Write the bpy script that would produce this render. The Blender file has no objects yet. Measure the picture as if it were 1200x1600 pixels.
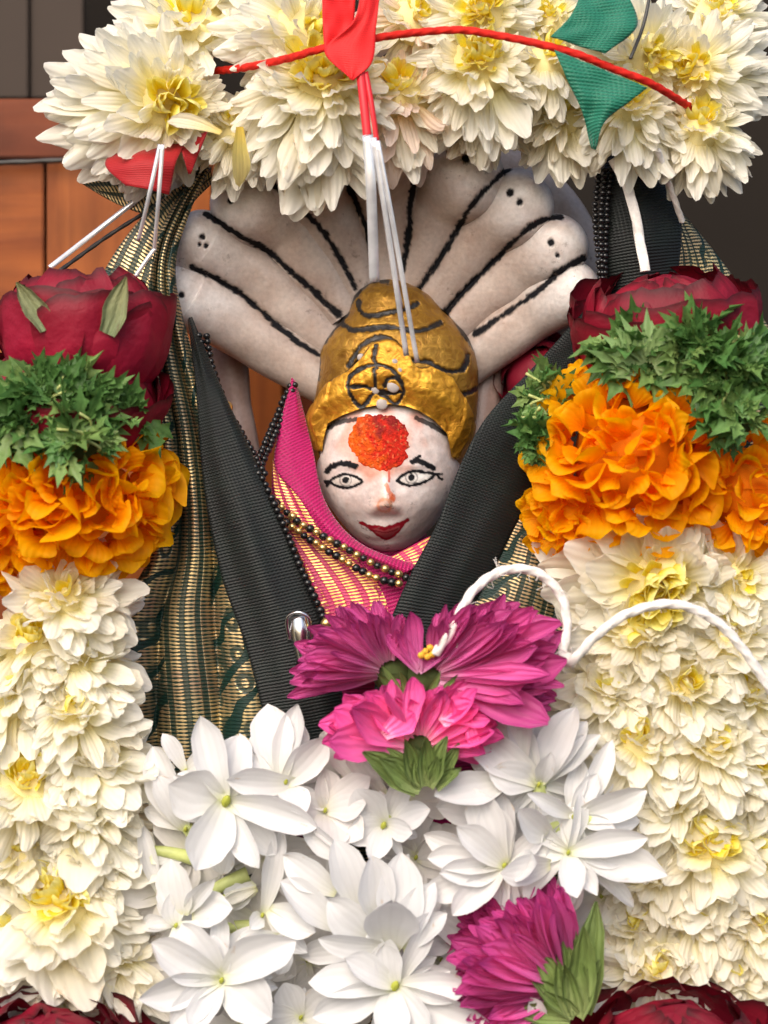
import bpy, math, random
import numpy as np
from mathutils import Vector, Matrix, noise as mnoise
random.seed(7); rng = np.random.default_rng(7)
S = 0.00016            # metres per unit of layout (a unit is about 0.16 mm)
D = 3750.0             # camera distance in layout units
C = bpy.context.scene.collection
# ------------------------------------------------------------------ camera, world, sun, exposure
cam = bpy.data.cameras.new("camera"); camo = bpy.data.objects.new("camera", cam); C.objects.link(camo)
camo.location = (0, -D*S, 0); camo.rotation_euler = (math.pi/2, 0, 0)
cam.sensor_fit = 'VERTICAL'; cam.sensor_height = 24; cam.lens = 24*D/1600
cam.clip_start = 0.01; cam.clip_end = 200
cam.dof.use_dof = True; cam.dof.focus_distance = (D-40)*S; cam.dof.aperture_fstop = 9
bpy.context.scene.camera = camo
W = bpy.data.worlds.new("World"); bpy.context.scene.world = W; W.use_nodes = True
SUN_EL, SUN_AZ = math.radians(40), math.radians(200)
sky = W.node_tree.nodes.new("ShaderNodeTexSky"); sky.sky_type = 'NISHITA'; sky.sun_disc = False
sky.sun_elevation = SUN_EL; sky.sun_rotation = SUN_AZ; sky.dust_density = 4; sky.air_density = 1; sky.ozone_density = 0.4
bg = W.node_tree.nodes["Background"]; bg.inputs[1].default_value = 0.15
W.node_tree.links.new(sky.outputs[0], bg.inputs[0])
sl = bpy.data.lights.new("sun", 'SUN'); sl.energy = 1.0; sl.angle = math.radians(55); sl.color = (1, .955, .89)
so = bpy.data.objects.new("sun", sl); C.objects.link(so)
sd = Vector((math.sin(SUN_AZ)*math.cos(SUN_EL), math.cos(SUN_AZ)*math.cos(SUN_EL), math.sin(SUN_EL)))
so.rotation_euler = sd.to_track_quat('Z', 'Y').to_euler(); so.location = sd*3
vs = bpy.context.scene.view_settings; vs.view_transform = 'Standard'; vs.look = 'None'; vs.exposure = 0.7; vs.gamma = 1
cy = bpy.context.scene.cycles; cy.max_bounces = 14; cy.diffuse_bounces = 9; cy.transmission_bounces = 9

# ------------------------------------------------------------------ helpers
def P(px, py, y=0.0):
    k = (D+y)/D
    return np.array([(px-600)*k, y, (800-py)*k])
def unit(v):
    v = np.asarray(v, float); return v/max(np.linalg.norm(v), 1e-9)
def spline(pts, n):
    p = np.asarray(pts, float)
    if len(p) == 2: return p[0]+(p[1]-p[0])*np.linspace(0, 1, n)[:, None]
    d = np.r_[0, np.cumsum(np.linalg.norm(np.diff(p, axis=0), axis=1)+1e-6)]
    m = np.zeros_like(p)
    m[1:-1] = (p[2:]-p[:-2])/(d[2:]-d[:-2])[:, None]
    m[0] = (p[1]-p[0])/(d[1]-d[0]); m[-1] = (p[-1]-p[-2])/(d[-1]-d[-2])
    s = np.linspace(0, d[-1], n); i = np.clip(np.searchsorted(d, s, side='right')-1, 0, len(p)-2)
    h = (d[i+1]-d[i])[:, None]; t = ((s-d[i])[:, None])/h
    return (2*t**3-3*t**2+1)*p[i]+(t**3-2*t**2+t)*h*m[i]+(-2*t**3+3*t**2)*p[i+1]+(t**3-t**2)*h*m[i+1]
def interp(prof, t):
    a = np.asarray(prof, float); return np.interp(t, a[:, 0], a[:, 1])
def grid_faces(nu, nv, wrap=False):
    f = []
    for j in range(nv-1):
        for i in range(nu if wrap else nu-1):
            a = j*nu+i; b = j*nu+(i+1) % nu
            f.append((a, b, b+nu, a+nu))
    return f
def make_mesh(name, v, f, mat, uv=None, col=None, smooth=True, scale=S):
    m = bpy.data.meshes.new(name)
    m.from_pydata((np.asarray(v, float)*scale).tolist(), [], f)
    if mat: m.materials.append(mat)
    if smooth: m.polygons.foreach_set('use_smooth', [True]*len(m.polygons))
    if uv is not None:
        l = m.uv_layers.new(name='UVMap'); vi = np.zeros(len(m.loops), int); m.loops.foreach_get('vertex_index', vi)
        l.data.foreach_set('uv', np.asarray(uv, float)[vi].ravel())
    if col is not None:
        a = m.attributes.new('Col', 'FLOAT_COLOR', 'POINT'); a.data.foreach_set('color', np.asarray(col, float).ravel())
    m.update(); return m
ORIG = {}
def thing(name, label, cat, at, group=None):
    o = bpy.data.objects.new(name, None); C.objects.link(o); o.empty_display_size = .01
    o.location = Vector(at)*S; ORIG[o.name] = np.asarray(at, float)
    o['label'] = label; o['category'] = cat
    if group: o['group'] = group
    return o
def tag(o, label, cat, group=None):
    o['label'] = label; o['category'] = cat
    if group: o['group'] = group
    return o
def add(name, mesh, parent=None, solid=0, sub=0):
    """mesh vertices are in scene coordinates; shift under the parent so that it stays in place"""
    o = bpy.data.objects.new(name, mesh); C.objects.link(o)
    if parent is not None:
        o.parent = parent; off = np.zeros(3); q = parent
        while q is not None: off += np.asarray(q.location)/S; q = q.parent
        o.location = Vector(-off)*S
    if solid:
        md = o.modifiers.new('thickness', 'SOLIDIFY'); md.thickness = solid*S; md.offset = 0
    return o
def put(name, mesh, parent, base, d, n, ln, wid=1.0, thick=1.0, col=(1, 1, 1, 1)):
    """place a unit mesh (length along +Y, face +Z) with base point, direction and normal in scene coordinates"""
    d = unit(d); n = np.asarray(n, float); n = unit(n-d*np.dot(n, d)); x = np.cross(d, n)
    off = ORIG[parent.name] if parent is not None else np.zeros(3)
    b = (np.asarray(base)-off)*S
    M = Matrix(((x[0]*ln*wid, d[0]*ln, n[0]*ln*thick, b[0]), (x[1]*ln*wid, d[1]*ln, n[1]*ln*thick, b[1]),
                (x[2]*ln*wid, d[2]*ln, n[2]*ln*thick, b[2]), (0, 0, 0, 1)))
    o = bpy.data.objects.new(name, mesh); C.objects.link(o); o.parent = parent
    M2 = M.copy()
    for i in range(3):
        for j in range(3): M2[i][j] *= S
    o.matrix_basis = M2; o.color = col
    return o
def tube(pts, rad, m=10, n=60, ridges=0, twist=0.0, cap=True, flat=1.0):
    """returns v,f,uv of a tube along a spline; rad number or [(t,r)]"""
    c = spline(pts, n); t = np.linspace(0, 1, n)
    r = interp(rad, t) if not np.isscalar(rad) else np.full(n, rad)
    tg = np.gradient(c, axis=0); L = np.r_[0, np.cumsum(np.linalg.norm(np.diff(c, axis=0), axis=1))]
    up = np.array([0.0, -1, 0.02]); v = []; uv = []
    for k in range(n):
        a = unit(tg[k]); s = unit(np.cross(a, up)); w = np.cross(s, a)
        for i in range(m):
            ph = 2*math.pi*i/m
            rr = r[k]*(1+(.28*abs(math.cos(ridges*(ph-twist*L[k])/2))-.14 if ridges else 0))
            v.append(c[k]+rr*(math.cos(ph)*s+flat*math.sin(ph)*w)); uv.append((i/m, L[k]/100))
    f = grid_faces(m, n, True)
    if cap: f += [tuple(range(m))[::-1], tuple(range((n-1)*m, n*m))]
    return np.array(v), f, np.array(uv)
def vnoise(p, sc, seed=0):
    out = np.empty(len(p)); o = seed*17.3
    for i, q in enumerate(p): out[i] = mnoise.noise((q[0]*sc+o, q[1]*sc-o, q[2]*sc+o*.5))
    return out
def seg_dist(x, z, line):
    d = np.full(len(x), 1e9)
    for (a, b), (c, e) in zip(line[:-1], line[1:]):
        vx, vz = c-a, e-b; L = vx*vx+vz*vz+1e-9
        t = np.clip(((x-a)*vx+(z-b)*vz)/L, 0, 1)
        d = np.minimum(d, np.hypot(x-a-t*vx, z-b-t*vz))
    return d
def smooth01(e0, e1, x):
    t = np.clip((x-e0)/(e1-e0), 0, 1); return t*t*(3-2*t)
def to_px(v):
    k = (D+v[:, 1])/D
    return v[:, 0]/k+600, 800-v[:, 2]/k
def curve(pts, n=24):
    return spline(np.array([(a, b, 0) for a, b in pts]), n)[:, :2].tolist()

# ------------------------------------------------------------------ materials
class NT:
    def __init__(s, name):
        s.m = bpy.data.materials.new(name); s.m.use_nodes = True; s.t = s.m.node_tree
        s.bsdf = s.t.nodes['Principled BSDF']; s.out = s.t.nodes['Material Output']
    def n(s, typ, **kw):
        q = s.t.nodes.new('ShaderNode'+typ)
        for k, v in kw.items(): setattr(q, k, v)
        return q
    def l(s, a, b): s.t.links.new(a, b)
    def val(s, sock, v): sock.default_value = v
    def math(s, op, a, b=None, clamp=False):
        q = s.n('Math', operation=op); q.use_clamp = clamp
        for i, x in enumerate((a, b)):
            if x is None: continue
            if hasattr(x, 'is_linked'): s.l(x, q.inputs[i])
            else: q.inputs[i].default_value = x
        return q.outputs[0]
    def mix(s, fac, a, b, mode='MIX'):
        q = s.n('Mix', data_type='RGBA', blend_type=mode)
        for i, x in zip((0, 6, 7), (fac, a, b)):
            if hasattr(x, 'is_linked'): s.l(x, q.inputs[i])
            elif i == 0: q.inputs[0].default_value = x
            else: q.inputs[i].default_value = (*x[:3], 1)
        return q.outputs[2]
    def ramp(s, fac, stops, interp='LINEAR'):
        q = s.n('ValToRGB'); q.color_ramp.interpolation = interp; e = q.color_ramp.elements
        while len(e) < len(stops): e.new(.5)
        for el, (p, c) in zip(e, stops):
            el.position = p; el.color = (*c, 1) if not np.isscalar(c) else (c, c, c, 1)
        s.l(fac, q.inputs[0]); return q.outputs[0]
    def noise(s, vec, scale, detail=3, w=None, rough=.55, dist=0):
        q = s.n('TexNoise'); q.inputs['Scale'].default_value = scale; q.inputs['Detail'].default_value = detail
        q.inputs['Roughness'].default_value = rough; q.inputs['Distortion'].default_value = dist
        if vec is not None: s.l(vec, q.inputs['Vector'])
        if w is not None: q.noise_dimensions = '4D'; s.l(w, q.inputs['W'])
        return q.outputs[0]
    def mapping(s, vec, scale=(1, 1, 1), rot=(0, 0, 0)):
        q = s.n('Mapping'); q.inputs['Scale'].default_value = scale; q.inputs['Rotation'].default_value = rot
        s.l(vec, q.inputs[0]); return q.outputs[0]
    def bump(s, h, strength, dist):
        q = s.n('Bump'); q.inputs['Strength'].default_value = strength; q.inputs['Distance'].default_value = dist
        s.l(h, q.inputs['Height']); return q.outputs[0]
    def coords(s, which='Object'): return s.n('TexCoord').outputs[which]
    def uvsplit(s):
        q = s.n('SeparateXYZ'); s.l(s.coords('UV'), q.inputs[0]); return q.outputs
    def set(s, **kw):
        for k, v in kw.items():
            i = s.bsdf.inputs[k.replace('_', ' ')]
            if hasattr(v, 'is_linked'): s.l(v, i)
            else: i.default_value = v

def petal_mat(name, stops, rough=.5, transl=.25, veins=9, vein_bump=.35, stain=None, stain_lo=.62, spec=.35, blotch=.12, wrinkle=.0):
    m = NT(name); uv = m.uvsplit(); info = m.n('ObjectInfo'); rnd = info.outputs['Random']
    col = m.ramp(uv[1], stops)
    col = m.mix(1.0, col, info.outputs['Color'], 'MULTIPLY')
    seed = m.math('MULTIPLY', rnd, 37.0)
    cv = m.coords('UV')
    nz = m.noise(cv, 2.2, 3, seed)
    dark = m.ramp(nz, [(.3, 1-blotch), (.65, 1.0)])
    col = m.mix(1.0, col, dark, 'MULTIPLY')
    # veins along the petal
    vx = m.math('ADD', m.math('MULTIPLY', uv[0], float(veins)*6.2832), m.math('MULTIPLY', nz, 3.0))
    vn = m.math('SINE', vx)
    vt = m.ramp(m.math('ADD', m.math('MULTIPLY', vn, .5), .5), [(0, .965), (.5, 1)])
    col = m.mix(1.0, col, vt, 'MULTIPLY')
    if stain:
        st = m.noise(cv, 3.1, 4, m.math('ADD', seed, 5.0), .7)
        edge = m.math('MULTIPLY', m.math('POWER', m.math('ABSOLUTE', m.math('SUBTRACT', uv[0], .5)), 2.0), .35)
        tip = m.math('MULTIPLY', m.math('POWER', uv[1], 5.0), .1)
        sm = m.ramp(m.math('ADD', m.math('ADD', st, edge), tip), [(stain_lo, 0.0), (stain_lo+.14, 1.0)])
        col = m.mix(sm, col, stain)
    h = m.math('ADD', m.math('MULTIPLY', vn, .5), m.math('MULTIPLY', m.noise(cv, 6, 3, seed), 1.2+wrinkle))
    bp = m.bump(h, vein_bump, .0006)
    m.set(Base_Color=col, Roughness=rough, Specular_IOR_Level=spec, Normal=bp)
    if transl:
        tr = m.n('BsdfTranslucent'); m.l(col, tr.inputs[0]); m.l(bp, tr.inputs['Normal'])
        mx = m.n('MixShader'); mx.inputs[0].default_value = transl
        m.l(m.bsdf.outputs[0], mx.inputs[1]); m.l(tr.outputs[0], mx.inputs[2]); m.l(mx.outputs[0], m.out.inputs[0])
    return m.m

M = {}
M['mum'] = petal_mat('cream_petal', [(0, (.92, .80, .24)), (.3, (.95, .91, .60)), (.6, (.95, .92, .80)), (1, (.95, .935, .88))], .5, .45, 5, .2, (.66, .48, .24), .76, blotch=.04)
M['mum_old'] = petal_mat('aged_cream_petal', [(0, (.9, .72, .22)), (.3, (.93, .86, .54)), (.6, (.93, .88, .72)), (1, (.93, .89, .79))], .55, .45, 5, .25, (.62, .42, .2), .67, blotch=.05)
M['mum_in'] = petal_mat('yellow_floret', [(0, (.88, .64, .02)), (.5, (.95, .82, .06)), (1, (.96, .9, .38))], .5, .35, 3, .4, blotch=.05)
M['jas'] = petal_mat('white_waxy_petal', [(0, (.74, .76, .48)), (.12, (.80, .80, .74)), (.4, (.81, .81, .815)), (1, (.82, .82, .83))], .42, .32, 5, .1, (.60, .44, .28), .69, blotch=.09)
M['mari'] = petal_mat('orange_petal', [(0, (.93, .27, .0)), (.45, (1.0, .43, .0)), (1, (1.0, .56, .0))], .6, .55, 6, .2, spec=.2, blotch=.04)
M['aster'] = petal_mat('magenta_petal', [(0, (.82, .45, .62)), (.3, (.70, .15, .42)), (.7, (.66, .10, .33)), (1, (.52, .055, .26))], .5, .35, 4, .5, blotch=.2)
M['rose'] = petal_mat('crimson_petal', [(0, (.42, .009, .05)), (.6, (.37, .006, .036)), (.92, (.27, .004, .022)), (1, (.07, .003, .007))], .6, .15, 3, .5, (.05, .006, .01), .70, .35, .35, 1.6)
M['calyx'] = petal_mat('green_bract', [(0, (.34, .42, .16)), (.5, (.2, .29, .08)), (1, (.15, .21, .06))], .55, .15, 4, .6, (.16, .1, .05), .68, blotch=.35)
M['parsley'] = petal_mat('curly_leaf', [(0, (.28, .42, .13)), (1, (.15, .30, .075))], .45, .25, 5, .5, blotch=.3)
M['sepal'] = petal_mat('rose_sepal', [(0, (.2, .25, .12)), (.6, (.3, .32, .16)), (1, (.2, .2, .08))], .6, .1, 3, .6, (.14, .09, .05), .62, blotch=.3)

def marble(name, metal=False):
    m = NT(name); at = m.n('Attribute', attribute_name='Col'); ob = m.coords('Object')
    g1 = m.noise(ob, 900, 3); g2 = m.noise(ob, 90, 4, rough=.65)
    col = m.mix(1.0, at.outputs[0], m.ramp(g1, [(.3, .86), (.7, 1.06)]), 'MULTIPLY')
    col = m.mix(1.0, col, m.ramp(g2, [(.3, (.84, .76, .72)), (.6, (1, 1, 1))]), 'MULTIPLY')
    sp = m.noise(ob, 420, 4, rough=.75); sa = m.noise(ob, 60, 2)
    sm = m.math('MULTIPLY', m.ramp(sp, [(.58, 0.0), (.68, 1.0)]), m.ramp(sa, [(.48, 0.0), (.62, 1.0)]))
    col = m.mix(m.math('MULTIPLY', sm, .75), col, (.12, .09, .08))
    bp = m.bump(m.math('ADD', m.noise(ob, 260, 3), m.math('MULTIPLY', g1, .5)), .22, .0008)
    bw = m.n('RGBToBW'); m.l(at.outputs[0], bw.inputs[0]); lum = m.ramp(bw.outputs[0], [(.03, 0.0), (.35, 1.0)])
    m.set(Base_Color=col, Roughness=m.math('ADD', m.ramp(g2, [(.3, .27), (.7, .45)]), m.math('MULTIPLY', m.math('SUBTRACT', 1.0, lum), .35)), Specular_IOR_Level=m.math('ADD', m.math('MULTIPLY', lum, .42), .08), Normal=bp, Subsurface_Weight=.18, Subsurface_Scale=.004)
    m.bsdf.inputs['Subsurface Radius'].default_value = (1, .6, .45)
    return m.m
M['marble'] = marble('painted_marble')
def gold_paint():
    m = NT('gold_paint'); at = m.n('Attribute', attribute_name='Col'); ob = m.coords('Object')
    n1 = m.noise(ob, 330, 5, rough=.7, dist=1.2); n2 = m.noise(ob, 75, 3)
    col = m.mix(1.0, at.outputs[0], m.ramp(n1, [(.3, (.62, .5, .4)), (.62, (1.1, 1.1, 1.1))]), 'MULTIPLY')
    col = m.mix(1.0, col, m.ramp(n2, [(.3, (.72, .62, .5)), (.65, (1.08, 1.05, 1))]), 'MULTIPLY')
    vo = m.n('TexVoronoi'); vo.inputs['Scale'].default_value = 420; m.l(ob, vo.inputs[0])
    h = m.math('ADD', n1, m.math('MULTIPLY', vo.outputs[0], .3))
    m.set(Base_Color=col, Metallic=m.math('MULTIPLY', at.outputs['Alpha'], .6), Roughness=m.ramp(n1, [(.3, .3), (.7, .48)]), Normal=m.bump(h, .5, .001))
    return m.m
M['gold'] = gold_paint()
def cloth_plain(name, c, period=4.5, rough=.5, sheen=.3, bump=.5, contrast=.55, ang=0.0, c2=None):
    m = NT(name); uv = m.mapping(m.coords('UV'), rot=(0, 0, ang)); sp = m.n('SeparateXYZ'); m.l(uv, sp.inputs[0])
    nz = m.noise(uv, 3.0, 3)
    a = m.math('SINE', m.math('ADD', m.math('MULTIPLY', sp.outputs[1], 628.3/period), m.math('MULTIPLY', nz, 5)))
    b = m.math('SINE', m.math('MULTIPLY', sp.outputs[0], 628.3/(period*1.15)))
    h = m.math('ADD', m.math('MULTIPLY', a, .5), m.math('MULTIPLY', m.math('MULTIPLY', a, b), .3))
    k = m.ramp(m.math('ADD', m.math('MULTIPLY', h, .5), .5), [(.2, 1-contrast), (.75, 1.0)])
    col = m.mix(1.0, m.mix(m.ramp(nz, [(.35, 0.0), (.65, 1.0)]), c, c2 or c), k, 'MULTIPLY')
    m.set(Base_Color=col, Roughness=rough, Sheen_Weight=sheen, Sheen_Roughness=.4, Normal=m.bump(h, bump, .0003), Specular_IOR_Level=.28)
    return m.m
M['black'] = cloth_plain('black_ribbed_silk', (.0075, .0092, .0100), 4.8, .5, .05, .5, .6, .12, (.008, .0135, .0125))
M['magenta'] = cloth_plain('magenta_silk', (.46, .005, .125), 5.0, .5, .4, .5, .45, .5, (.45, .004, .11))
M['red_ribbon'] = cloth_plain('red_ribbon_cloth', (.72, .012, .014), 3.5, .55, .2, .25, .2)
M['dark_red_ribbon'] = cloth_plain('dark_red_ribbon_cloth', (.36, .008, .012), 3.5, .55, .2, .25, .2)
M['green_ribbon'] = cloth_plain('green_ribbon_cloth', (.012, .165, .10), 5, .5, .3, .5, .35, .3)
def brocade(name, green, gold, period=6.0, motif=1.0, thr=.47, metal=.75, red=None):
    m = NT(name); uvc = m.coords('UV'); sp = m.uvsplit()
    warp = m.noise(uvc, 2.5, 2)
    a = m.math('SINE', m.math('ADD', m.math('MULTIPLY', sp[1], 628.3/period), m.math('MULTIPLY', warp, 9)))
    b = m.math('SINE', m.math('MULTIPLY', sp[0], 628.3/(period*1.5)))
    thread = m.ramp(m.math('ADD', m.math('MULTIPLY', m.math('ADD', a, m.math('MULTIPLY', b, .35)), .37), .5), [(.25, 0.0), (.6, 1.0)])
    # woven motifs: wavy bands, leaves and dotted ovals
    mv = m.mapping(uvc, (1.5*motif, 1.0*motif, 1))
    w1 = m.n('TexWave', wave_type='BANDS', bands_direction='DIAGONAL'); m.l(mv, w1.inputs[0])
    w1.inputs['Scale'].default_value = .55; w1.inputs['Distortion'].default_value = 5.5; w1.inputs['Detail'].default_value = 1.2; w1.inputs['Detail Scale'].default_value = 1.3
    vo = m.n('TexVoronoi', feature='SMOOTH_F1'); m.l(mv, vo.inputs[0]); vo.inputs['Scale'].default_value = 1.6; vo.inputs['Randomness'].default_value = .55
    ov = m.ramp(vo.outputs[0], [(.18, 1.0), (.24, 0.0), (.34, 0.0), (.40, 1.0)])
    zone = m.ramp(m.math('ADD', m.math('MULTIPLY', m.math('SINE', m.math('ADD', m.math('MULTIPLY', sp[0], 4.6), .6)), .5), .5), [(.55, 0.0), (.6, 1.0)])
    stripes = m.ramp(m.math('ADD', m.math('MULTIPLY', m.math('SINE', m.math('MULTIPLY', sp[0], 30.0)), .5), .5), [(.2, .12), (.35, 1.0)])
    mask = m.math('MULTIPLY', m.ramp(w1.outputs[1], [(thr-.25, 0.0), (thr-.2, 1.0)]), m.math('MAXIMUM', ov, .12))
    zm = m.n('Mix'); m.l(zone, zm.inputs[0]); m.l(mask, zm.inputs[2]); m.l(stripes, zm.inputs[3]); mask = zm.outputs[0]
    fac = m.math('MULTIPLY', mask, thread)
    tone = m.noise(uvc, 1.3, 3)
    gcol = m.mix(m.ramp(tone, [(.35, 0.0), (.65, 1.0)]), gold, red or tuple(x*.7 for x in gold))
    col = m.mix(fac, green, gcol)
    h = m.math('ADD', thread, m.math('MULTIPLY', mask, .8))
    m.set(Base_Color=col, Metallic=m.math('MULTIPLY', fac, metal), Roughness=.38, Normal=m.bump(h, .7, .0004), Specular_IOR_Level=.4)
    return m.m
M['brocade'] = brocade('green_gold_brocade', (.005, .026, .020), (.68, .53, .26), 5.6, 1.55, .36, red=(.40, .27, .17))
M['brocade2'] = brocade('pink_gold_brocade', (.5, .01, .12), (.95, .6, .2), 5.5, 2.6, .30, .6, red=(.95, .45, .14))
def simple(name, c, rough=.5, metal=0, spec=.5, nscale=0, namp=.2, bump=0):
    m = NT(name)
    if nscale:
        nz = m.noise(m.coords('Object'), nscale, 3)
        col = m.mix(1.0, c, m.ramp(nz, [(.3, 1-namp), (.7, 1+namp*.3)]), 'MULTIPLY')
        m.set(Base_Color=col)
        if bump: m.set(Normal=m.bump(nz, bump, .0006))
    else: m.set(Base_Color=(*c, 1))
    m.set(Roughness=rough, Metallic=metal, Specular_IOR_Level=spec)
    return m.m
M['bead_black'] = simple('black_glass_bead', (.008, .008, .009), .18)
M['bead_gold'] = simple('gold_bead', (.72, .5, .2), .28, .9)
M['silver'] = simple('silver_tinsel', (.93, .93, .97), .18, .5, nscale=160, namp=.3)
M['red_tinsel'] = simple('red_tinsel', (.75, .02, .03), .35, .2)
M['steel'] = simple('steel', (.62, .62, .64), .2, 1.0)
M['cotton'] = simple('cotton_thread', (.84, .80, .76), .85, 0, .2, 500, .25, .4)
M['redcord'] = simple('red_cord', (.66, .02, .012), .75, 0, .2, 500, .4, .4)
M['wire'] = simple('black_cable', (.035, .032, .03), .4, 0, .5, 300, .5)
M['core'] = simple('flower_core', (.86, .74, .36), .8, 0, .2, 300, .4)
M['core_green'] = simple('green_core', (.07, .1, .03), .8, 0, .2, 300, .4)
M['rose_core'] = simple('rose_heart', (.2, .004, .02), .6, 0, .3, 200, .4)
M['core_orange'] = simple('orange_core', (.85, .22, .0), .8, 0, .2, 300, .4)
M['tube_green'] = simple('green_flower_tube', (.5, .56, .2), .45, 0, .4, 250, .3)
M['stamen'] = simple('green_stamen', (.42, .45, .06), .6, 0, .3, 600, .4)
M['pollen'] = simple('yellow_pollen', (.85, .5, .06), .8, 0, .2, 600, .4)
M['pearl'] = simple('pearl_grey_stone', (.42, .37, .35), .4, 0, .5, 500, .3)
def powder():
    m = NT('vermilion_powder'); at = m.n('Attribute', attribute_name='Col'); ob = m.coords('Object')
    n = m.noise(ob, 1400, 3); n2 = m.noise(ob, 420, 3)
    col = m.mix(1.0, at.outputs[0], m.ramp(n, [(.3, .6), (.6, 1.0)]), 'MULTIPLY')
    m.set(Base_Color=col, Roughness=.95, Specular_IOR_Level=.1, Normal=m.bump(m.math('ADD', n, n2), .8, .001))
    return m.m
def wood(name, c1, c2, scale=1.0, along='X'):
    m = NT(name); ob = m.coords('Object'); st = (9, 9, 110) if along == 'X' else (110, 9, 9)
    v = m.mapping(ob, tuple(x*scale for x in st))
    n = m.noise(v, 1.0, 5, rough=.6, dist=.6); n2 = m.noise(ob, 45, 4)
    col = m.mix(m.ramp(n, [(.32, 0.0), (.68, 1.0)]), c1, c2)
    col = m.mix(1.0, col, m.ramp(n2, [(.3, .72), (.65, 1.05)]), 'MULTIPLY')
    sc = m.noise(m.mapping(ob, (300, 300, 60)), 1, 3)
    col = m.mix(m.ramp(sc, [(.72, 0.0), (.78, .5)]), col, (.4, .26, .18))
    m.set(Base_Color=col, Roughness=m.ramp(n, [(.3, .35), (.7, .5)]), Normal=m.bump(n, .25, .0006), Specular_IOR_Level=.2)
    return m.m
M['wood'] = wood('varnished_orange_wood', (.33, .09, .017), (.17, .036, .008))
M['wood_v'] = wood('varnished_orange_wood_upright', (.35, .10, .021), (.19, .046, .010), along='Z')
M['wood_rail'] = wood('reddish_wood_rail', (.19, .042, .012), (.13, .028, .009))
M['dark_wall'] = simple('dark_brown_wall', (.013, .009, .006), .8, 0, .2, 12, .3)
M['dark_door'] = simple('dark_taupe_wood', (.045, .028, .019), .6, 0, .3, 14, .3)

# ------------------------------------------------------------------ unit meshes for petals, leaves
PROF = {
 'mum': [(0, .4), (.25, .72), (.6, 1), (.86, 1), (.96, .9), (1, .72)],
 'jas': [(0, .28), (.2, .62), (.5, 1), (.75, .86), (.9, .48), (1, .03)],
 'mari': [(0, .16), (.3, .48), (.6, .86), (.85, 1), (1, .93)],
 'aster': [(0, .35), (.3, .7), (.65, 1), (.88, .75), (1, .15)],
 'bract': [(0, .7), (.4, 1), (.75, .7), (1, .08)],
}
def petal_unit(name, prof, w, bend, curl, cup, ruffle, seed, mat, nu=7, nv=11, tipround=.0, twist=0.0, rfreq=9.0, notch=0.0, wrk=.0, groove=.0):
    r = np.random.default_rng(seed); s = np.linspace(-1, 1, nu); t = np.linspace(0, 1, nv)
    ph1, ph2, k1 = r.uniform(0, 6.28, 3); side = r.uniform(-.12, .12)
    v = []; uv = []
    tt = np.linspace(0, 1, 60); ang = bend*tt**1.2+curl*np.clip((tt-.62)/.38, 0, 1)**1.5
    sy = np.r_[0, np.cumsum(np.cos(ang[:-1]))/59]; sz = np.r_[0, np.cumsum(np.sin(ang[:-1]))/59]
    for tj in t:
        for si in s:
            te = tj*(1-tipround*si*si*tj)
            if notch: te *= 1-notch*tj*(1+math.cos(si*8+ph1))*.5
            a = np.interp(te, tt, ang); y = np.interp(te, tt, sy); z = np.interp(te, tt, sz)
            ww = interp(PROF[prof], tj)*w*(1+.08*math.sin(tj*7+ph2+(2 if si > 0 else 0)))
            x = ww*si; hz = cup*ww*(si*si)*1.0
            hz += ruffle*math.sin(rfreq*tj+ph1+(k1 if si > 0 else 0))*abs(si)**1.5*tj*.5 + ruffle*math.sin(si*3.3+ph2)*tj*tj*.5
            hz += wrk*math.sin(si*9+ph1)*tj+groove*math.cos(si*8.2)*min(1, tj*2)*(1-si*si)
            tw = twist*tj
            x2 = x*math.cos(tw)-hz*math.sin(tw); hz = x*math.sin(tw)+hz*math.cos(tw)
            v.append((x2+side*tj*tj, y-math.sin(a)*hz, z+math.cos(a)*hz)); uv.append((si*.5+.5, tj))
    return make_mesh(name, v, grid_faces(nu, nv), mat, uv, scale=1)
U = {}
def variants(key, n, fn): U[key] = [fn(i) for i in range(n)]
R_ = random.Random(3)
def ru(a, b): return R_.uniform(a, b)
for k, mk in (('mum', 'mum'), ('mum_old', 'mum_old')):
    variants(k, 12, lambda i: petal_unit('cream_petal', 'mum', ru(.135, .21), ru(-.8, .25), ru(-.3, .8), ru(-.6, .4), ru(.01, .05), 10+i+len(k), M[mk], nu=9, nv=12, tipround=.2, twist=ru(-.35, .35), groove=.018))
variants('mum_mid', 6, lambda i: petal_unit('pale_yellow_petal', 'mum', ru(.16, .24), ru(.2, .9), ru(-.3, .8), ru(-.6, .9), ru(.02, .06), 40+i, M['mum'], nu=9, tipround=.2, twist=ru(-.3, .3), groove=.02))
variants('mum_in', 5, lambda i: petal_unit('yellow_floret', 'mum', ru(.18, .26), ru(-.2, .9), ru(0, .8), ru(.6, 1.3), ru(.02, .1), 60+i, M['mum_in'], nu=5, nv=7, tipround=.1))
variants('jas', 10, lambda i: petal_unit('white_petal', 'jas', .25, ru(-.75, -.15), ru(-.35, .45), ru(.2, .75), ru(.0, .045), 80+i, M['jas'], nu=9, nv=14, twist=ru(-.3, .3)))
variants('jas_cup', 4, lambda i: petal_unit('white_petal', 'jas', .25, ru(.3, .9), ru(.1, .5), ru(.5, 1.0), ru(.0, .04), 100+i, M['jas'], nu=9, nv=14))
variants('mari', 14, lambda i: petal_unit('orange_petal', 'mari', ru(.42, .62), ru(-.5, .9), ru(-2.6, -.6), ru(-.4, 1.1), ru(.08, .24), 120+i, M['mari'], nu=11, nv=12, tipround=.28, rfreq=ru(4, 7), notch=.03, twist=ru(-.6, .6)))
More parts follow.
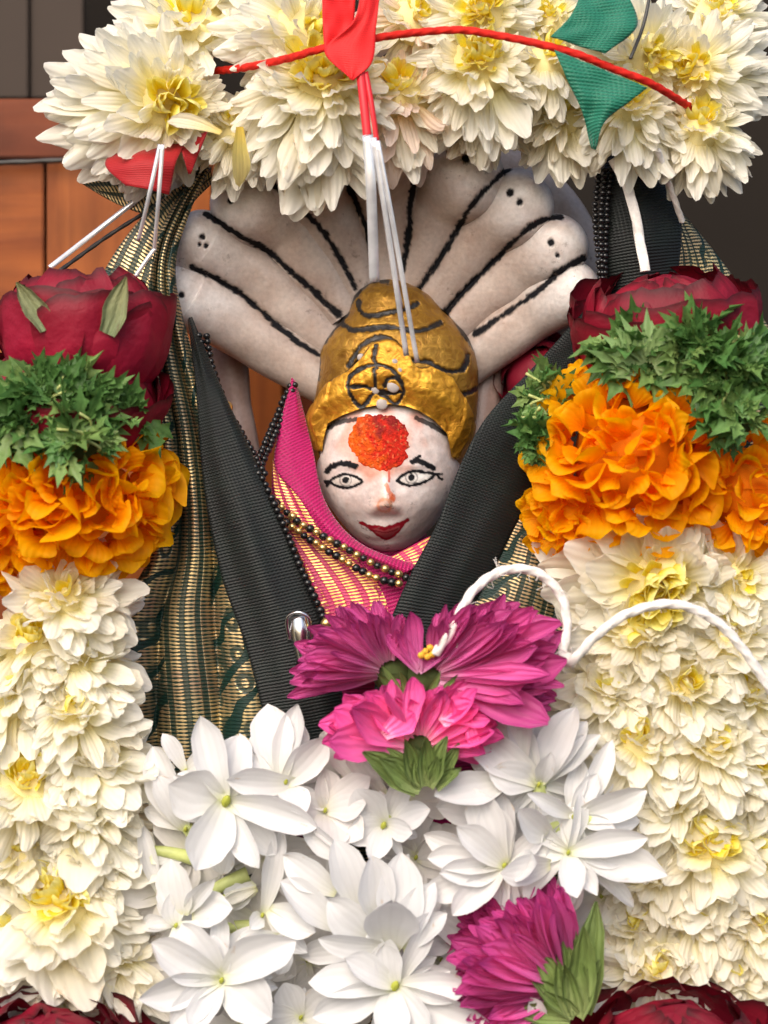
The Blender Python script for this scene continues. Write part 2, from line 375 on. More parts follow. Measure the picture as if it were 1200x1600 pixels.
variants('aster', 8, lambda i: petal_unit('magenta_petal', 'aster', ru(.085, .13), ru(-.35, .35), ru(-.4, .5), ru(.3, 1.2), ru(.0, .03), 150+i, M['aster'], nu=7, nv=10, twist=ru(-.5, .5), wrk=.01))
variants('bract', 5, lambda i: petal_unit('green_bract', 'bract', ru(.14, .2), ru(-.3, .5), ru(-.7, .3), ru(.2, .8), ru(.02, .06), 170+i, M['calyx'], nu=7, nv=9, wrk=.02))
variants('sepal', 3, lambda i: petal_unit('sepal', 'bract', .17, .25, ru(-.5, .2), .7, .03, 180+i, M['sepal'], nu=7, nv=9))
def rose_unit(name, seed, span, top, flare):
    r = np.random.default_rng(seed); nu, nv = 17, 15; v = []; uv = []; ph = r.uniform(0, 6.28, 6)
    for j in range(nv):
        tj = j/(nv-1)
        for i in range(nu):
            si = i/(nu-1)*2-1
            te = tj*(1-.09*si**4-.035*math.sin(si*7+ph[0])*abs(si))
            pol = math.radians(165)+(math.radians(top)-math.radians(165))*te
            wid = span*interp([(0, .5), (.25, .85), (.6, 1), (.9, 1.05), (1, 1.0)], tj)
            az = wid*si
            rad = 1+flare*max(0, te-.72)**1.4*3+.035*math.sin(si*5+ph[1]+tj*4)*tj+.06*max(0, abs(si)-.6)*math.sin(ph[2]+tj*9)+.02*math.sin(si*13+ph[3])*tj**3+.05*mnoise.noise((si*2.2+seed, tj*3, .3))+.035*mnoise.noise((si*6+seed, tj*5, 1.3))*tj
            v.append((rad*math.sin(pol)*math.sin(az), rad*math.sin(pol)*math.cos(az), rad*math.cos(pol)+(.04*math.sin(si*9+ph[4])+.05*mnoise.noise((si*7, seed, 2.2)))*tj**4-flare*.5*max(0, te-.86)*3))
            uv.append((si*.5+.5, tj))
    return make_mesh(name, v, grid_faces(nu, nv), M['rose'], uv, scale=1)
variants('rose_out', 6, lambda i: rose_unit('crimson_petal', 200+i, ru(.75, 1.05), ru(46, 74), ru(.15, .5)))
variants('rose_mid', 5, lambda i: rose_unit('crimson_petal', 220+i, ru(.8, 1.1), ru(24, 44), ru(.05, .35)))
variants('rose_in', 4, lambda i: rose_unit('crimson_petal', 210+i, ru(.9, 1.2), ru(6, 18), ru(-.1, .1)))
def leaf_unit(i):
    r = random.Random(300+i); v = [(0, 0, 0)]; uv = [(.5, 0)]; n = 0
    # curly leaflet: three to five toothed lobes fanned from the base
    f = []; lobes = r.choice([3, 5, 5]); fold = r.uniform(.15, .5)
    for li in range(lobes):
        a0 = (li-(lobes-1)/2)*(.55 if lobes == 3 else .46)+r.uniform(-.08, .08); L = (1.0-.2*abs(li-(lobes-1)/2))*r.uniform(.85, 1.1)
        pts = [(.10, -.04), (.40, -.15), (.46, -.08), (.66, -.21), (.72, -.10), (1.0, -.0), (.72, .10), (.66, .21), (.46, .08), (.40, .15), (.10, .04)]
        st = len(v); bend = r.uniform(-.9, .7)
        for (a, b) in pts:
            a *= L; x = a*math.sin(a0)+b*math.cos(a0); y = a*math.cos(a0)-b*math.sin(a0)
            v.append((x, y, bend*a*a*.5+abs(b)*r.uniform(.5, 1.3)*fold*2)); uv.append((b+.5, a))
        for t in (.3, .65):
            a = t*L; v.append((a*math.sin(a0), a*math.cos(a0), bend*a*a*.5-.02)); uv.append((.5, a))
        c1, c2 = st+11, st+12; o = [st+q for q in range(11)]
        f += [(0, o[0], c1), (0, c1, o[10]), (o[0], o[1], c1), (o[1], o[2], c2, c1), (o[2], o[3], c2), (o[3], o[4], c2), (o[4], o[5], c2),
              (o[5], o[6], c2), (o[6], o[7], c2), (o[7], o[8], c2), (o[8], o[9], c1, c2), (o[9], o[10], c1)]
    return make_mesh('leaflet', v, f, M['parsley'], uv, scale=1)
variants('leaf', 8, leaf_unit)
def ball_unit(name, mat, nu=14, nv=9, wob=.0):
    v = []; 
    for j in range(nv):
        th = math.pi*j/(nv-1)
        for i in range(nu):
            ph = 2*math.pi*i/nu; rr = 1+wob*math.sin(3*ph+5*th)
            v.append((rr*math.sin(th)*math.cos(ph), rr*math.sin(th)*math.sin(ph), rr*math.cos(th)))
    return make_mesh(name, v, grid_faces(nu, nv, True), mat, scale=1)
U['core'] = ball_unit('flower_core', M['core'], wob=.06); U['core_green'] = ball_unit('green_core', M['core_green'], wob=.06)
U['core_rose'] = ball_unit('rose_heart', M['rose_core'], 24, 14, .02); U['core_orange'] = ball_unit('orange_core', M['core_orange'], wob=.06)
U['bead_black'] = ball_unit('black_bead', M['bead_black'], 12, 8); U['bead_gold'] = ball_unit('gold_bead', M['bead_gold'], 12, 8)
U['pearl'] = ball_unit('pearl', M['pearl'], 12, 8, .04); U['pollen'] = ball_unit('pollen', M['pollen'], 8, 6, .1)
U['stamen'] = ball_unit('stamen', M['stamen'], 10, 7, .05)

# ------------------------------------------------------------------ setting: door, wall
def box(x0, x1, y0, y1, z0, z1, bev=3):
    """bevelled box, layout coordinates"""
    import bmesh
    bm = bmesh.new(); bmesh.ops.create_cube(bm, size=1)
    for q in bm.verts: q.co = Vector((x0+(q.co.x+.5)*(x1-x0), y0+(q.co.y+.5)*(y1-y0), z0+(q.co.z+.5)*(z1-z0)))
    if bev: bmesh.ops.bevel(bm, geom=bm.edges[:], offset=bev, segments=2, affect='EDGES')
    v = [tuple(q.co) for q in bm.verts]; bm.verts.index_update(); f = [[q.index for q in p.verts] for p in bm.faces]; bm.free()
    return v, f
def pbox(px0, px1, py0, py1, y, depth, bev=3):
    a = P(px0, py1, y); b = P(px1, py0, y)
    return box(a[0], b[0], y, y+depth, a[2], b[2], bev)
wall = add('back_wall', make_mesh('back_wall', *box(-3200, 3200, 1500, 1540, -2600, 2600, 0), M['dark_wall'], smooth=False)); wall['kind'] = 'structure'
gnd = add('ground', make_mesh('ground', *box(-3200, 3200, -3000, 1500, -2640, -2601, 0), M['dark_wall'], smooth=False)); gnd['kind'] = 'structure'
door = thing('wooden_door', 'varnished orange wooden door frame behind the statue on the left', 'door', P(150, 1200, 520))
add('rail', make_mesh('rail', *pbox(-700, 150, 154, 246, 505, 60), M['wood_rail'], smooth=False), door)
add('rail', make_mesh('rail', *pbox(140, 455, 154, 246, 507, 60), M['wood_rail'], smooth=False), door)
add('stile', make_mesh('stile', *pbox(-700, 68, 249, 1700, 525, 50), M['wood'], smooth=False), door)
add('stile', make_mesh('stile', *pbox(73, 330, 249, 1700, 520, 50), M['wood_v'], smooth=False), door)
add('stile', make_mesh('stile', *pbox(333, 441, 249, 1700, 516, 50), M['wood_v'], smooth=False), door)
add('panel', make_mesh('panel', *pbox(441, 560, 249, 1700, 560, 40), M['wood_rail'], smooth=False), door)
for a, b in ((-700, 44), (47, 130)):
    add('upper_plank', make_mesh('upper_plank', *pbox(a, b, -500, 153, 640+(a > 0)*14, 40), M['dark_door'], smooth=False), door)
wv, wf, wu = tube([P(-60, 256, 495), P(60, 252, 493), P(150, 247, 494), P(230, 242, 495)], 4.5, 8, 40, 2, .06)
cable = tag(add('cable', make_mesh('cable', wv, wf, M['wire'], wu)), 'black twisted cable running across the orange door under its rail', 'cable')

# ------------------------------------------------------------------ statue
st = thing('deity_statue', 'small marble deity statue with gold crown and fan of serpent hoods', 'statue', P(605, 1300, 80))
MB = np.array([.545, .455, .41]); MBL = np.array([.74, .70, .69]); FACE = np.array([.74, .655, .64]); INK = np.array([.012, .012, .015])
LINES = [
 [(300, 417), (345, 440), (385, 465), (420, 498), (460, 530), (497, 554)],
 [(322, 335), (365, 362), (415, 390), (450, 420), (490, 455), (530, 492)],
 [(393, 258), (430, 290), (470, 325), (505, 362), (530, 402), (556, 452)],
 [(535, 250), (553, 308), (572, 352), (582, 400), (588, 440)],
 [(652, 255), (641, 320), (637, 380), (630, 420)],
 [(810, 250), (770, 285), (735, 325), (700, 385), (652, 455)],
 [(876, 339), (845, 345), (810, 370), (770, 410), (725, 455), (697, 487)],
 [(912, 403), (880, 420), (840, 455), (790, 490), (742, 522)]]
LINES = [curve(l) for l in LINES]
DOTS = [(703, 237, 6), (728, 248, 7), (797, 301, 6.5), (812, 316, 5.5), (861, 379, 6), (871, 399, 4), (283, 461, 5), (360, 314, 5), (371, 299, 4.5), (316, 370, 5), (322, 384, 4), (312, 382, 3.5), (612, 222, 6), (452, 232, 6)]
def ink(v, base, lines, rad, seed=1, dots=(), indent=0):
    px, py = to_px(v); nz = vnoise(v, .05, seed); nz2 = vnoise(v, .16, seed+3); m = np.zeros(len(v))
    for l in lines:
        d = seg_dist(px, py, l); m = np.maximum(m, 1-smooth01(rad*.75, rad*1.25, d+nz*rad*.6+nz2*rad*.55))
    for (a, b, r) in dots: m = np.maximum(m, 1-smooth01(r*.75, r*1.15, np.hypot(px-a, (py-b)*.9)+nz2*1.2))
    return m
HOODS = [  # base, middle, tip (px), tip radius, mid radius
 ((545, 618), (402, 526), (292, 460), 53, 47), ((515, 535), (404, 440), (312, 380), 56, 50), ((540, 490), (448, 366), (384, 312), 66, 54),
 ((570, 455), (512, 335), (466, 262), 74, 56), ((606, 440), (605, 330), (598, 232), 72, 54), ((640, 440), (684, 335), (726, 272), 74, 56),
 ((675, 468), (744, 376), (812, 318), 62, 53), ((715, 505), (802, 426), (872, 385), 54, 49), ((700, 592), (824, 492), (894, 454), 49, 45)]
def hood_mesh(h, k):
    b, mdl, tp, rt, rm = h; dx = tp[0]-mdl[0]; dz = tp[1]-mdl[1]; q = unit(np.array([dx, dz, 0]))
    off = abs(k-4)*3
    end = (tp[0]+q[0]*rt*.72, tp[1]+q[1]*rt*.72)
    c = spline([P(*b, 118), P(*mdl, 92+off), P(*tp, 34+off*2), P(*end, 2+off*2)], 400)
    L = np.r_[0, np.cumsum(np.linalg.norm(np.diff(c, axis=0), axis=1))]; L /= L[-1]
    nv, nu = 150, 120; u = 1-(1-np.linspace(0, 1, nv))**1.9
    cc = np.array([np.interp(u, L, c[:, i]) for i in range(3)]).T
    tot = np.linalg.norm(np.diff(c, axis=0), axis=1).sum()
    body = rm*.8+(rm*1.04-rm*.8)*smooth01(0, .45, u)+(rt-rm*1.04)*smooth01(.5, .84, u)
    capw = rt*1.12/tot; q = np.clip((u-(1-capw))/capw, 0, 1); r = body*np.sqrt(np.clip(1-q**2.3, 0, 1))+.4
    tg = np.gradient(cc, axis=0); v = np.empty((nv, nu, 3)); ph = np.linspace(0, 2*np.pi, nu, endpoint=False)
    for j in range(nv):
        a = unit(tg[j]); s = unit(np.cross(a, (0, -1, .03))); w = np.cross(s, a)
        v[j] = cc[j]+r[j]*(np.cos(ph)[:, None]*s+(.86*np.sin(ph))[:, None]*w)
    v = v.reshape(-1, 3); t = np.repeat(u, nu)
    n = vnoise(v, .02, k)
    v = v+unit((0, -1, 0))*(n*3)[:, None]
    m = ink(v, None, LINES, 4.7, k, DOTS)
    front = smooth01(130, 95, v[:, 1]); m *= front
    col = MB+(MBL-MB)*np.clip(smooth01(.5, .85, t)+n*.25, 0, 1)[:, None]
    px_, py_ = to_px(v); gd = np.min([seg_dist(px_, py_, l) for l in LINES], axis=0)
    g = np.clip(np.clip(vnoise(v, .012, k+9)*.9-.05, 0, .3)+.42*np.exp(-(gd/13)**2)*(1+vnoise(v, .08, k+2))*(v[:, 1] < 110), 0, .6)[:, None]; col = col*(1-g)+np.array([.33, .25, .21])*g
    col = col*(1-m[:, None])+INK*m[:, None]
    v[:, 1] += 2.2*m
    return make_mesh('serpent_hood', v, grid_faces(nu, nv, True), M['marble'], col=np.c_[col, np.ones(len(v))])
for k, h in enumerate(HOODS): add('serpent_hood', hood_mesh(h, k), st)
# back slab and neck stalks behind the hoods
def slab():
    nu, nv = 90, 24; v = []
    for j in range(nv):
        th = math.pi*(j/(nv-1))
        for i in range(nu):
            a = 2*math.pi*i/nu; x = math.cos(a)*335; z = math.sin(a); z *= 255 if z > 0 else 158
            v.append(P(625, 428, 175)+np.array([x*math.sin(th)**.6, -55*math.cos(th), z*math.sin(th)**.6]))
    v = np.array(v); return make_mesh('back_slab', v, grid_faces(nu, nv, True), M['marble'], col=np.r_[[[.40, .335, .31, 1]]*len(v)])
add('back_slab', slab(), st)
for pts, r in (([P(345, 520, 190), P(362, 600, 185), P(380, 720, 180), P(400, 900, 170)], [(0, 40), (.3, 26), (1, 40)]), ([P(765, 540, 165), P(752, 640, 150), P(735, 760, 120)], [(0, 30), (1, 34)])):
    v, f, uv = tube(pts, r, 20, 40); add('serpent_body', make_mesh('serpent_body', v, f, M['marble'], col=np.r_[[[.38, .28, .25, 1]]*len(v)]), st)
# head
def head():
    nu, nv = 300, 260; uu = np.linspace(-1, 1, nu, endpoint=False); az = np.pi*np.sign(uu)*np.abs(uu)**1.35; pol = np.linspace(.004, math.pi-.004, nv)
    A, T = np.meshgrid(az, pol); A = A.ravel(); T = T.ravel()
    x = np.sin(T)*np.sin(A); y = -np.sin(T)*np.cos(A); z = np.cos(T)
    dn = np.clip(-z, 0, 1); tap = 1-.22*dn**1.4-.03*smooth01(.2, .6, dn)
    up_ = np.where(z > 0, np.clip(1-z*z, 1e-6, 1)**-.22, 1); up_ = np.minimum(up_, 1.9)
    X = x*tap*114*up_; Y = y*113*(1-.10*dn**2)*up_; Z = z*128
    v = np.c_[X, Y, Z]+P(607, 737, 75); px, py = to_px(v); fr = v[:, 1] < 70
    b = np.zeros(len(v))
    noseline = np.interp(py, [740, 760, 788, 800], [602, 602, 602, 602])
    w = np.interp(py, [735, 790], [8, 15]); h = np.interp(py, [730, 750, 782, 790, 800, 806], [0, 5, 19, 20, 8, 0])
    b += h*np.exp(-((px-noseline)/w)**2)
    for sx in (-15, 15): b += 6*np.exp(-((px-602-sx)/8)**2-((py-794)/8)**2)
    b += 5*np.exp(-((px-600)/26)**2-((py-830)/11)**2)-3*np.exp(-((px-600)/22)**2-((py-810)/7)**2)
    for ex in (540, 652): b += -5*np.exp(-((px-ex)/30)**2-((py-744)/17)**2)+3.5*np.exp(-((px-ex)/24)**2-((py-750)/8)**2)+2.5*np.exp(-((px-ex)/30)**2-((py-727)/7)**2)
    for cx in (545, 655): b += 5*np.exp(-((px-cx)/32)**2-((py-790)/26)**2)
    b += 4*np.exp(-((px-606)/26)**2-((py-852)/16)**2)-3*np.exp(-((px-603)/28)**2-((py-845)/5)**2)
    v[:, 1] -= np.where(fr, b, 0); v[:, 1] += vnoise(v, .06, 3)*1.2
    px, py = to_px(v)
    col = np.repeat(FACE[None], len(v), 0)
    n = vnoise(v, .035, 5); col = col*(1+.10*n[:, None]); n2 = vnoise(v, .2, 6)
    def over(m, c):
        nonlocal col
        m = np.where(v[:, 1] < 60, np.clip(m, 0, 1), 0)[:, None]; col = col*(1-m)+np.asarray(c)*m
    over(.55*np.exp(-((px-603)/22)**2-((py-788)/16)**2), (.75, .40, .25))
    over(.75*(1-smooth01(.6, 1.2, np.hypot((px-598)/64, (py-690)/52)+n*.7)), (.72, .3, .2))
    def stroke(pts, r, c, w=1.0, s=1): over(w*(1-smooth01(r*.75, r*1.2, seg_dist(px, py, curve(pts))+n2*r*.55)), c)
    # eyes
    for al in ([(514, 753), (525, 745), (540, 741), (555, 745), (566, 752), (553, 760), (538, 762), (525, 759), (514, 753)],
               [(620, 751), (632, 741), (648, 736), (664, 738), (680, 741), (668, 751), (652, 757), (634, 758), (620, 751)]):
        c = np.array(curve(al, 40)); ins = np.zeros(len(px), bool); j = len(c)-1
        for i in range(len(c)):
            ins ^= ((c[i, 1] > py) != (c[j, 1] > py)) & (px < (c[j, 0]-c[i, 0])*(py-c[i, 1])/(c[j, 1]-c[i, 1]+1e-9)+c[i, 0]); j = i
        over(ins*.9, (.72, .69, .66)); stroke(al, 2.4, INK)
    stroke([(514, 753), (508, 752), (513, 757)], 2.6, INK); stroke([(680, 741), (690, 741)], 2.4, INK)
    for (a, b_) in ((540, 750), (643, 746)):
        d = np.hypot(px-a, py-b_); over(1-smooth01(5.0, 6.2, d+n2), INK); over(.6*(1-smooth01(.8, 1.5, np.abs(d-9.0))), INK)
    stroke([(683, 741), (687, 747), (691, 749)], 2.2, INK); over(1-smooth01(2, 3.4, np.hypot(px-511, py-759)), INK)
    stroke([(511, 737), (516, 730), (528, 725), (543, 724), (556, 728)], 4.4, INK); stroke([(543, 725), (549, 727)], 4.6, INK)
    stroke([(644, 722), (654, 720), (665, 725), (677, 732)], 4.2, INK); stroke([(650, 716), (657, 713)], 2.4, INK)
    # hairline marks
    for l in ([(514, 668), (530, 660), (556, 655)], [(650, 653), (672, 663), (690, 674), (700, 680)]): stroke(l, 3.8, INK, .9)
    # lips
    lip = [(564, 817), (578, 823), (590, 823), (600, 826), (610, 823), (622, 819), (637, 812), (630, 820), (622, 831), (610, 840), (601, 842), (590, 836), (580, 827), (564, 817)]
    c = np.array(lip, float); ins = np.zeros(len(px), bool); j = len(c)-1
    for i in range(len(c)):
        ins ^= ((c[i, 1] > py) != (c[j, 1] > py)) & (px < (c[j, 0]-c[i, 0])*(py-c[i, 1])/(c[j, 1]-c[i, 1]+1e-9)+c[i, 0]); j = i
    over(ins*.93, (.30, .008, .02)); stroke(lip[:7], 2.8, (.26, .006, .018)); stroke(lip[6:], 1.8, (.3, .008, .02))
    stroke([(578, 829), (590, 830), (601, 832), (612, 830), (622, 826)], 1.0, (.16, .004, .012), .7)
    # powder dribbles
    stroke([(608, 735), (608, 752)], 1.8, (.55, .06, .02), .8); stroke([(604, 758), (610, 772), (613, 782)], 3.4, (.75, .16, .04), .75)
    over(.8*(1-smooth01(.7, 1.1, np.hypot((px-614)/6, (py-777)/5)+n2*.5)), (.75, .14, .03))
    d = np.hypot(px-601, (py-790)*1.0); over(.6*(1-smooth01(1.2, 2.6, np.abs(d-10)+n2*2)), (.7, .26, .1))
    return make_mesh('head', v, grid_faces(nu, nv, True), M['marble'], col=np.c_[col, np.ones(len(v))]), v
hm, HV = head(); head_o = add('head', hm, st)
def on_surface(V, px, py, lift=0):
    a, b = to_px(V); d = np.hypot(a-px, b-py)+np.where(V[:, 1] > 80, 1e4, 0); i = int(np.argmin(d)); return V[i]+np.array([0, -lift, 0])
# powder mark: a lumpy pat of vermilion stuck to the forehead
def tilak():
    nr, na = 26, 96; v = []; col = []
    fv = HV[(HV[:, 1] < 60)]; fx, fy = to_px(fv)
    for j in range(nr):
        for i in range(na):
            a = 2*math.pi*i/na; q = j/(nr-1)
            R = 48*(1+.16*mnoise.noise((math.cos(a)*1.3, math.sin(a)*1.3, .4))+.13*mnoise.noise((math.cos(a)*4, math.sin(a)*4, 2.4))+.08*mnoise.noise((math.cos(a)*11, math.sin(a)*11, 5.4)))
            x = 597+q*R*math.cos(a)*1.04; y = 688+q*R*math.sin(a)*.93
            k = int(np.argmin((fx-x)**2+(fy-y)**2)); n = mnoise.noise((x*.09, y*.09, 1.3)); n3 = mnoise.noise((x*.25, y*.25, 4.1))
            dep = fv[k, 1]-(1-q**2)*(3.2+2.6*n+2.0*n3)-.2
            if q > .97: dep += 3
            v.append(P(x, y, dep))
            o = smooth01(-.4, .9, (583-x)/40+n*1.1+n3*.3+.3); t = smooth01(-.3, 1.0, (684-y)/30+n*1.3+n3*.4)*smooth01(-1.3, .6, (x-578)/20+n)
            c = np.array([.58, .026, .014])*(1-o)+np.array([.80, .12, .012])*o; c = c*(1-t)+np.array([.27, .022, .02])*t
            if n3 > .38: c = c*.6+np.array([.8, .32, .12])*.4
            col.append((*c, 1))
    return make_mesh('vermilion_mark', v, grid_faces(na, nr, True), powder(), col=col)
add('vermilion_mark', tilak(), head_o)
# crown
CX = [(436, 606), (455, 610), (480, 617), (500, 621), (520, 622), (545, 621), (580, 623), (620, 620), (660, 611), (705, 609), (730, 608)]
CR = [(436, 1), (438, 16), (443, 31), (452, 48), (462, 60), (478, 70), (486, 74), (496, 84), (508, 96), (516, 104), (530, 114), (550, 123), (580, 127), (620, 130), (655, 135), (690, 128), (730, 112)]
CLINES = [[(561, 470), (561, 482), (570, 491), (587, 493), (612, 488), (640, 481), (652, 475)], [(533, 501), (540, 510), (552, 515), (575, 514), (600, 511), (650, 517), (672, 513), (688, 504)],
 [(575, 441), (588, 438), (606, 441)], [(640, 563), (668, 566), (690, 577), (706, 581), (724, 576), (731, 556)], [(690, 473), (716, 506), (741, 545), (751, 572), (751, 600)],
 [(497, 592), (499, 546), (517, 520), (536, 497), (546, 476), (560, 455), (575, 441)], [(545, 572), (562, 543), (580, 531), (600, 527), (616, 534), (630, 556)], [(712, 614), (730, 614), (747, 606)], [(720, 618), (727, 634), (731, 655)]]
PTOP = [(466, 645), (480, 622), (495, 603), (507, 592), (525, 584), (545, 567), (562, 545), (576, 537), (590, 534), (605, 538), (617, 547), (628, 562), (633, 577), (645, 580), (660, 577), (680, 584), (697, 594), (708, 612), (718, 624), (730, 645), (750, 668)]
PBOT = [(466, 690), (478, 706), (489, 706), (497, 664), (520, 652), (548, 643), (575, 638), (600, 636), (630, 639), (655, 646), (685, 660), (708, 680), (717, 716), (735, 720), (750, 712)]
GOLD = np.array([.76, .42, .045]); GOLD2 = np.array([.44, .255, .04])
def gold_cols(v, m, base):
    n = vnoise(v, .02, 8)[:, None]; col = base*(1+.15*n); col = col*(1-m[:, None])+INK*m[:, None]
    return np.c_[col, 1-m]
def crown_dome():
    nu, nv = 260, 190; py = np.linspace(436.2, 730, nv); r = interp(CR, py); cx = interp(CX, py); uu = np.linspace(-1, 1, nu, endpoint=False)
    az = np.pi*np.sign(uu)*np.abs(uu)**1.3; v = []
    for j in range(nv):
        o = P(cx[j], py[j], 80); v.append(np.c_[o[0]+r[j]*np.sin(az), o[1]-r[j]*.88*np.cos(az), np.full(nu, o[2])])
    v = np.concatenate(v); m = ink(v, None, [curve(l) for l in CLINES], 4.0, 21); m = np.where(v[:, 1] < 90, m, 0)
    px, py = to_px(v)
    kn = np.exp(-((px-598)/32)**2-((py-468)/20)**2); v[:, 1] -= 12*kn
    v[:, 1] += 4*m+vnoise(v, .04, 4)*2
    keep = (py < np.interp(px, [q[0] for q in PTOP], [q[1] for q in PTOP])+12) | (v[:, 1] > 40)
    f = [q for q in grid_faces(nu, nv, True) if all(keep[i] for i in q)]
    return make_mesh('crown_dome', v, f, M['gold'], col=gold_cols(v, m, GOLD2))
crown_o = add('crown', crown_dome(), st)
WHEEL = [[(587+43*math.cos(a)+2*math.sin(3*a), 606+36*math.sin(a)) for a in np.linspace(0, 2*math.pi, 40)], [(587, 610), (585, 590), (585, 577)], [(587, 610), (568, 603), (550, 605)], [(587, 610), (576, 624), (566, 637)],
 [(587, 610), (606, 614), (626, 612)], [(590, 612), (606, 622), (618, 633)], [(601, 602), (606, 592), (618, 589), (627, 598)], [(589, 575), (584, 560), (588, 540)]]
def crown_plate():
    nu, nv = 240, 90; az = np.linspace(-1.75, 1.75, nu); v = []; Q = []
    for j in range(nv):
        q = j/(nv-1)
        for i in range(nu):
            x0 = 609+137*math.sin(az[i]); tp = interp(PTOP, x0); bt = interp(PBOT, x0); py = tp+(bt-tp)*q
            if abs(az[i]) > 1.5: k = (abs(az[i])-1.5)/.25; py = py*(1-.0*k)
            bul = 9*math.sin(math.pi*min(max(q*.94+.03, 0), 1))**.5+5*(1-q)
            if q < .02 or q > .98: bul = -3
            o = P(609, py, 80); r = interp(CR, py)*.96+4
            rr = max(r, 118 if abs(az[i]) < 2 else r)+bul
            rr = (interp(CR, py) if abs(az[i]) > .9 else interp(CR, py)*.94+5)+bul*(1 if abs(az[i]) < 1.1 else .35)
            if abs(az[i]) < 1.25: kk = smooth01(.5, 1.0, q)*smooth01(1.25, .9, abs(az[i])); rr = rr*(1-kk)+(interp([(600, 118), (640, 119), (660, 121), (700, 123)], py))*kk
            cx = interp(CX, py)
            v.append((P(cx, py, 80)[0]+rr*math.sin(az[i]), 80-rr*.9*math.cos(az[i]), o[2])); Q.append(q)
    v = np.array(v); Q = np.array(Q)
    m = ink(v, None, WHEEL, 3.2, 31); m = np.maximum(m, (1-smooth01(.02, .055, Q+vnoise(v, .1, 2)*.03))*.95)
    px, py = to_px(v); v[:, 1] += vnoise(v, .04, 12)*3.5+vnoise(v, .13, 13)*1.0
    v[:, 1] += 3*m
    return make_mesh('crown_plate', v, grid_faces(nu, nv), M['gold'], col=gold_cols(v, m, GOLD)), v
cp, CPV = crown_plate(); plate = add('crown_plate', cp, crown_o)
for (a, b, r) in ((587, 609, 7), (614, 603, 10), (597, 631, 9), (561, 556, 6), (617, 565, 5), (624, 578, 4)):
    o = bpy.data.objects.new('pearl', U['pearl']); C.objects.link(o); o.parent = plate
    q = on_surface(CPV, a, b, -1); off = np.array(plate.location)/S+np.array(crown_o.location)/S+np.array(st.location)/S
    o.location = Vector(q-off)*S; o.scale = (r*S*1.05, r*S*.35, r*S)
v, f, uv = tube([P(606, 800, 100), P(606, 880, 100), P(606, 960, 90), P(606, 1100, 90), P(606, 1300, 90)], [(0, 60), (.2, 66), (.45, 130), (.7, 170), (1, 190)], 40, 40, flat=.62)
add('torso', make_mesh('torso', v, f, M['magenta'], uv), st)

# ------------------------------------------------------------------ cloth
def loft(left, right, nu=24, nv=60, fold=None):
    L = spline([P(*p) for p in left], nv); Rr = spline([P(*p) for p in right], nv); v = []; uv = []
    ln = np.r_[0, np.cumsum(np.linalg.norm(np.diff((L+Rr)/2, axis=0), axis=1))]
    wd = np.mean(np.linalg.norm(L-Rr, axis=1))
    for j in range(nv):
        w = np.linalg.norm(Rr[j]-L[j])
        for i in range(nu):
            u = i/(nu-1); p = L[j]+(Rr[j]-L[j])*u
            if fold: p = p+np.array([0, -fold(u, j/(nv-1)), 0])
            v.append(p); uv.append(((u-.5)*(wd*.6+w*.4)/100+3, ln[j]/100))
    return v, grid_faces(nu, nv), uv
def cloth(name, mat, left, right, parent, fold=None, nu=24, nv=60, solid=2.0):
    v, f, uv = loft(left, right, nu, nv, fold); return add(name, make_mesh(name, v, f, M[mat], uv), parent, solid=solid)
sh = thing('draped_shawl', 'dark green and black silk shawl with gold brocade border draped round the statue', 'shawl', P(600, 1500, 60))
nf = lambda sd, amp, su=3.0, sv=4.0: (lambda u, v: amp*mnoise.noise((u*su+sd, v*sv, sd*1.7)))
cloth('black_panel', 'black', [(294, 500, 10), (306, 600, -60), (318, 760, -92), (346, 900, -104), (384, 1010, -110), (414, 1130, -112), (440, 1300, -80)],
      [(300, 495, 10), (343, 600, -56), (408, 740, -86), (458, 860, -102), (500, 965, -108), (530, 1060, -108), (570, 1300, -80)], sh, lambda u, v: 10*math.sin(u*math.pi)+nf(3, 7)(u, v))
cloth('black_panel', 'black', [(960, 430, 10), (900, 500, -30), (832, 575, -62), (760, 652, -84), (722, 720, -98), (682, 820, -112), (640, 900, -118), (605, 985, -116), (580, 1100, -100)],
      [(1010, 480, 0), (930, 600, -40), (862, 700, -64), (828, 780, -74), (800, 830, -82), (770, 890, -88), (738, 950, -92), (722, 1020, -92), (715, 1120, -85)], sh, lambda u, v: 9*math.sin(u*math.pi)+nf(5, 6)(u, v))
cloth('black_panel', 'black', [(948, 235, 0), (940, 300, -25), (944, 380, -30), (955, 500, -10)], [(1010, 235, 0), (1058, 315, -12), (1064, 380, -20), (1046, 500, -8)], sh, lambda u, v: 22*math.sin(u*math.pi)+nf(6, 5)(u, v))
def folds(u, v):
    a = 12+34*min(1, v*1.6); w = u*2.7+.35*math.sin(v*3.1)+.15*math.sin(v*11)
    return a*(abs(math.sin(w*math.pi))**.55)+6*mnoise.noise((u*4, v*9, 2.2))
cloth('brocade_border', 'brocade', [(312, 258, 10), (252, 360, -10), (234, 440, -30), (238, 560, -40), (256, 700, -40), (240, 860, -45), (190, 960, -45), (180, 1080, -45), (190, 1220, -40), (220, 1750, 0)],
      [(330, 262, 10), (298, 330, 0), (274, 420, -18), (292, 520, -26), (328, 640, -30), (356, 760, -36), (385, 880, -40), (425, 1010, -48), (450, 1120, -50), (490, 1750, -20)], sh, folds, 70, 150)
cloth('brocade_border', 'brocade', [(330, 262, 12), (262, 300, 0), (196, 372, -10), (150, 450, -10), (130, 520, 0)], [(332, 285, 14), (296, 325, 0), (268, 400, -15), (262, 470, -25), (240, 560, -20)], sh, lambda u, v: 8*math.sin(u*3.14)+nf(8, 5)(u, v), 30, 50)
